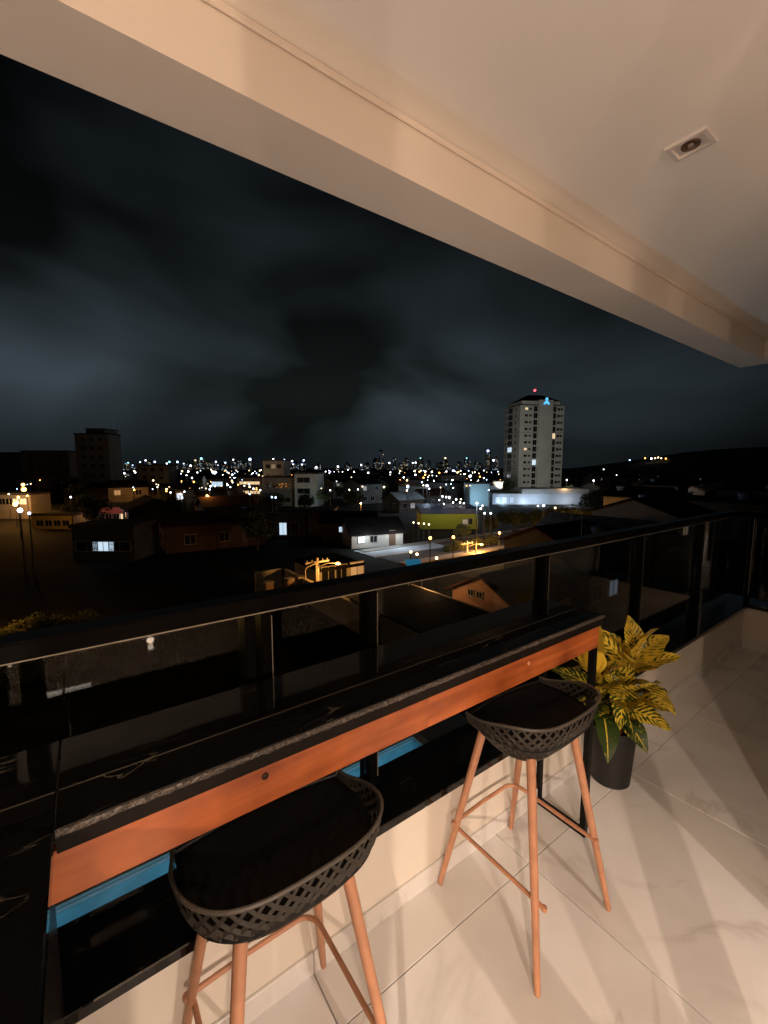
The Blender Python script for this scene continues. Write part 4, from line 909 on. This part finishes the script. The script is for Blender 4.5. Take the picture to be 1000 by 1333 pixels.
for k, (u, v, wpx, tl) in enumerate(known):
    D = sk.uniform(1700, 2500); a = at_d(u, v, D); w = wpx/FPX*D; h = a.z-GZ
    t = thing('skyscraper', 'slim pale skyscraper of the far skyline with scattered lit windows', 'skyscraper', (a.x, a.y, GZ), atan2(a.y, a.x)-pi/2+sk.uniform(-.3, .3), 'skyscrapers on the far skyline')
    MB().box(-w/2, w/2, -w/2, w/2, 0, h).build('wall', M_SKY[k % 3], t)
    MB().box(-w*.28, w*.28, -w*.28, w*.28, h+.01, h+w*.35).build('roof', M_SKY[1], t)
    n = 12; win = [MB(), MB(), MB(), MB()]; rows = max(6, int(h/5))
    for j in range(rows):
        for i in range(4):
            q = sk.random()
            if q < .62:
                x = -w/2+w*(i+.5)/4; z = h*(j+.6)/rows; win[sk.randrange(2) if q < .13 else 2+(k % 2)].box(x-w*.07, x+w*.07, -w/2-.4, -w/2-.05, z-1.2, z+1.2)
    for q, m, nm in ((0, W_WARM, 'lit_windows'), (1, W_COOL, 'lit_windows'), (2, W_GLOW, 'wall_glow_patches'), (3, W_GLOWC, 'wall_glow_patches')):  # last two are glowing patches added to lift the wall tone
        if win[q].v: win[q].build(nm, m, t)
    if tl:
        r = sk.uniform(2.6, 4.6)*D/2100*(1.5 if u in (395, 636, 326, 262) else 1); link('roof_light', globe(round(r, 1), TOPL[tl]), t, (0, -w*.4, h+r*.6))


# ------------------------------------------------------------------ dark hill on the right with its lights
hm = MB(); nx_, ny_ = 40, 10; base = at_d(930, 612, 900); hdir = Vector((base.x, base.y, 0)).normalized(); hr = Vector((hdir.y, -hdir.x, 0)); hh = random.Random(5)
prof = [sum(sin(i*f+p)*a for f, p, a in ((.21, 1, 6), (.47, 2.2, 4), (1.1, .4, 2))) for i in range(nx_+1)]
for i in range(nx_+1):
    for j in range(ny_+1):
        s = -340+1700*i/nx_; q = j/ny_; e = smooth01((s+340)/420)
        p = EYE+hdir*(620+700*q)+hr*s; hm.v.append((p.x, p.y, GZ-1+e*(44+prof[i]*1.2)*sin(pi*min(1, q*1.15+.02))**.8))
for i in range(nx_):
    for j in range(ny_): a = i*(ny_+1)+j; hm.f.append((a, a+ny_+1, a+ny_+2, a+1))
tag(hm.build('hill', mat('hill_forest', (.018, .022, .012), .95, noise=(.05, .5)), smooth=True), kind='structure')
for u, v, m, s in ((820, 599, E_BL, .8), (840, 596.5, E_OR, .8), (848, 597, E_WH, 1.0), (853, 596.5, E_WM, .9), (857, 595.5, E_WM, .9), (861, 596.5, E_WM, .8), (867, 597, E_OR, .8), (891, 601, E_RD, .9), (833, 608, E_WH, .6), (837, 607, E_WH, .4), (842, 608.5, E_WH, .5), (804, 611, E_OR, .5), (786, 611, E_WH, .6), (968, 648, E_WM, .4), (955, 646, E_WH, .3)):
    lamp(u, v, m, s, D=(600 if v < 612 else 160), label='small lamp of the houses on the dark hill at the right', group='lamps on the dark hill')

# ------------------------------------------------------------------ the unlit sprawl of houses and trees
taken = [(at_z(u, v).x, at_z(u, v).y, r) for u, v, r in ((500, 700, 13), (545, 690, 14), (590, 685, 14), (430, 750, 9), (620, 760, 9), (690, 660, 14), (740, 660, 14), (640, 665, 10), (130, 700, 9), (140, 675, 10), (390, 690, 9), (365, 690, 8), (415, 700, 8))]
protos = []
for k in range(6):
    w, d, h, rh = [(9, 7, 3.0, 1.5), (11, 8, 3.1, 1.8), (8, 8, 5.6, 1.4), (12, 7, 3.2, 1.2), (7, 6.5, 2.9, 1.5), (10, 9, 5.8, .35)][k]
    wins = [(-w*.28, 1.5, 1.2, 1.1, 'y-', W_DARK), (w*.05, 1.5, 1.2, 1.1, 'y-', [W_DARK, W_DIM, W_DARK, W_DARK, W_DIMC, W_DARK][k]), (d*.2, 1.5, 1.1, 1.1, 'x-', W_DARK), (-d*.2, 1.5, 1.1, 1.1, 'x-', W_DARK)]
    if h > 5: wins += [(-w*.28, 4.4, 1.2, 1.1, 'y-', [W_DIM, W_DIM, W_DIM, W_DIM, W_DIM, W_DIMC][k]), (w*.25, 4.4, 1.2, 1.1, 'y-', W_DARK)]
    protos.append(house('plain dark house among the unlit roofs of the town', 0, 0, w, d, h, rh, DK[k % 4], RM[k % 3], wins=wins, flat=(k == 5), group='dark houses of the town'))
M_TANK = mat('water_tank_blue', (.06, .12, .22), .5)
for k, (x, y, z) in ((2, (2.4, 1.5, 6.3)), (5, (-2.5, 1.5, 6.16)), (3, (4.0, 1.2, 3.9))):
    MB().lathe([(.62, 0), (.72, .75), (.74, .8), (.3, .95), (0, .98)], 12).build('water_tank', M_TANK, protos[k], loc=(x, y, z), smooth=True)
for k in (0, 1, 4):
    m = MB().tube([(0, 0, 0), (0, 0, 1.9)], .03, 5)
    for q in range(4): m.tube([(-.45+.05*q, 0, 1.3+.18*q), (.45-.05*q, 0, 1.3+.18*q)], .015, 4)
    m.build('antenna', M_STEEL, protos[k], loc=(1.6, 0, [4.6, 5.0, 0, 0, 4.5][k]))
hr_ = random.Random(42); placed = []; used = set()
tries = 0
while len(placed) < 165 and tries < 6000:
    tries += 1
    u = hr_.uniform(-60, 1060); v = 617+92*hr_.random()**1.5; p = at_z(u, v)
    if (p-EYE).length < 50: continue
    if 33 < p.y < 45 and p.x > 20: continue
    if u < 80 and v > 634: continue
    if 325 < u < 440 and 634 < v < 700: continue
    if 440 < u < 480 and v > 668: continue
    if any(hypot(p.x-a, p.y-b) < r+5 for a, b, r in taken) or any(hypot(p.x-a, p.y-b) < 11.5 for a, b in placed): continue
    if 640 < u < 770 and v > 630 and v < 668: continue
    k = hr_.randrange(6); placed.append((p.x, p.y)); rz = hr_.choice([0, pi/2, pi, 0])+hr_.uniform(-.08, .08)
    if k not in used: used.add(k); protos[k].location = (p.x, p.y, GZ); protos[k].rotation_euler = (0, 0, rz)
    else: dup(protos[k], (p.x, p.y, GZ), rz)
LOOK = ['small clay roofed', 'wide grey roofed', 'two storey black roofed', 'long low clay roofed', 'small grey roofed', 'two storey flat roofed']
# houses seen through the right hand panes
for k, (u, v) in enumerate(((745, 742), (800, 735), (868, 735), (880, 770), (760, 790), (965, 705))):
    p = at_z(u, v+12); dup(protos[k % 6], (p.x+3, p.y+3, GZ), [0, pi/2][k % 2], 'dark neighbouring house seen through the right hand glass panes', 'houses below the right hand panes')
tn = 0; tries = 0
while tn < 75 and tries < 4000:
    tries += 1; u = hr_.uniform(-60, 1060); v = 616+100*hr_.random()**1.6; p = at_z(u, v)
    if p.y < 44.5 or any(hypot(p.x-a, p.y-b) < r for a, b, r in taken) or any(hypot(p.x-a, p.y-b) < 7.5 for a, b in placed): continue
    if 480 < u < 640 and v > 655 or u < 85: continue
    placed.append((p.x, p.y)); tree(p.x, p.y, hr_.uniform(.6, 1.0), tn, 'dark tree standing among the unlit houses', 'dark trees of the town'); tn += 1
for k, (u, v, s) in enumerate(((655, 683, .8), (668, 684, .9), (684, 682, .8), (702, 684, .9), (722, 684, 1.0), (745, 683, 1.0), (765, 678, .9), (640, 690, .8), (600, 700, .7))):
    p = at_z(u, v+8); tree(p.x, p.y, s*.58, k, 'dark tree in the row before the tower podium', 'row of trees before the podium')
# shrubs: orange lit hedge on the left beyond the rail, dim bushes at the left end of the yard
for k in range(9):
    p = at_z(2+k*14, 832-k*2.2); shrub(p.x, p.y, .55+.25*((k*7) % 3)/2, k, 'orange lit bush in the hedge beyond the left end of the rail', 'orange lit hedge bushes')
for k in range(8):
    p = at_z(2+k*15, 893-k*3); shrub(p.x, p.y, .62+.2*((k*5) % 3)/2, k, 'dim green bush on the lot at the left seen through the glass', 'dim bushes on the lot')
for k in range(9):
    p = at_z(586+k*7.5, 719-k*1.3); shrub(p.x, p.y+.6, .7+.3*((k*7) % 3)/2, k, 'bush', 'orange lit bushes by the middle street lamp')
order_later = 'orange lit bushes by the middle street lamp'
pt = at_z(52, 826); tree(pt.x, pt.y, .2, 3, 'thin small tree rising from the orange lit hedge at the left', None)
lamp(-25, 845, E_OR, .6, h=4.2, label='low orange lamp by the bushes just beyond the left edge', power=60, lcol=(1, .6, .15))

# ------------------------------------------------------------------ labels: tell look-alikes apart by their order across the view
def across(o):
    d = o.location-EYE; return d.dot(RIGHT)/max(.1, d.dot(FWD))
def nth(k): return 'leftmost' if k == 0 else '%d%s from left' % (k+1, 'th' if 10 <= (k+1) % 100 <= 20 else {1: 'st', 2: 'nd', 3: 'rd'}.get((k+1) % 10, 'th'))
TOP = [o for o in COL.objects if o.parent is None]
def order(group, text, rows=None):
    m = [o for o in TOP if o.get('group') == group]
    m.sort(key=lambda o: (o.location-EYE).length); n = len(rows) if rows else 1
    for r in range(n):
        part = m[len(m)*r//n:len(m)*(r+1)//n]; part.sort(key=across)
        for k, o in enumerate(part): o['label'] = text(o, nth(k), rows[r] if rows else '')
def house_look(o):
    for k, p in enumerate(protos):
        if o.children and [c for c in o.children if c.name.startswith('roof')][0].data == [c for c in p.children if c.name.startswith('roof')][0].data: return LOOK[k]
    return 'plain'
ROWS = ['nearest', 'near', 'middle', 'far', 'farthest']
order('dark houses of the town', lambda o, n, r: '%s dark house, %s in the %s row of houses' % (house_look(o), n, r), ROWS)
order('houses below the right hand panes', lambda o, n, r: '%s dark house, %s seen through the right hand panes' % (house_look(o), n))
order('dark trees of the town', lambda o, n, r: 'dark leafy tree, %s among the %s trees of the town' % (n, r), ROWS[1:4])
order('row of trees before the podium', lambda o, n, r: 'dark tree, %s in the row before the tower podium' % n)
order('orange lit hedge bushes', lambda o, n, r: 'orange lit bush, %s in the hedge beyond the left rail' % n)
order('dim bushes on the lot', lambda o, n, r: 'dim green bush, %s on the lot behind the left pane' % n)
order('orange street lamps of the town', lambda o, n, r: 'orange sodium street lamp, %s among the orange lamps of the town' % n)
order('white street lamps of the town', lambda o, n, r: 'small white street lamp, %s of the %s white lamps' % (n, r), ROWS[1:4])
order('tiny lamps between the far roofs', lambda o, n, r: 'tiny dotted lamp, %s of the %s tiny lamps between roofs' % (n, r), ROWS[1:4])
order('crowded white lamps behind the yellow building', lambda o, n, r: 'white lamp, %s of the crowd behind the yellow building' % n)
order('blue tinted lamps of the town', lambda o, n, r: 'small blue or violet lamp, %s of the tinted lamps' % n)
order('lamps on the dark hill', lambda o, n, r: 'small hillside lamp, %s on the dark hill at right' % n)
def tower_look(o):
    c = [c for c in o.children if c.name.startswith('roof_light')]
    return {'white_lamp': 'with white roof lamp', 'blue_white_lamp': 'with blue roof lamp', 'cyan_lamp': 'with cyan roof lamp', 'warm_lamp': 'with warm roof lamp'}.get(c[0].data.materials[0].name, '') if c else 'with unlit top'
order('skyscrapers on the far skyline', lambda o, n, r: 'slim far skyscraper %s, %s on the skyline' % (tower_look(o), n))
order('lamps added to light lanes and forecourts', lambda o, n, r: 'added glow lamp on a post, %s of the glow lamps' % n)
order(order_later, lambda o, n, r: 'orange lit bush, %s beside the middle street lamp pole' % n)
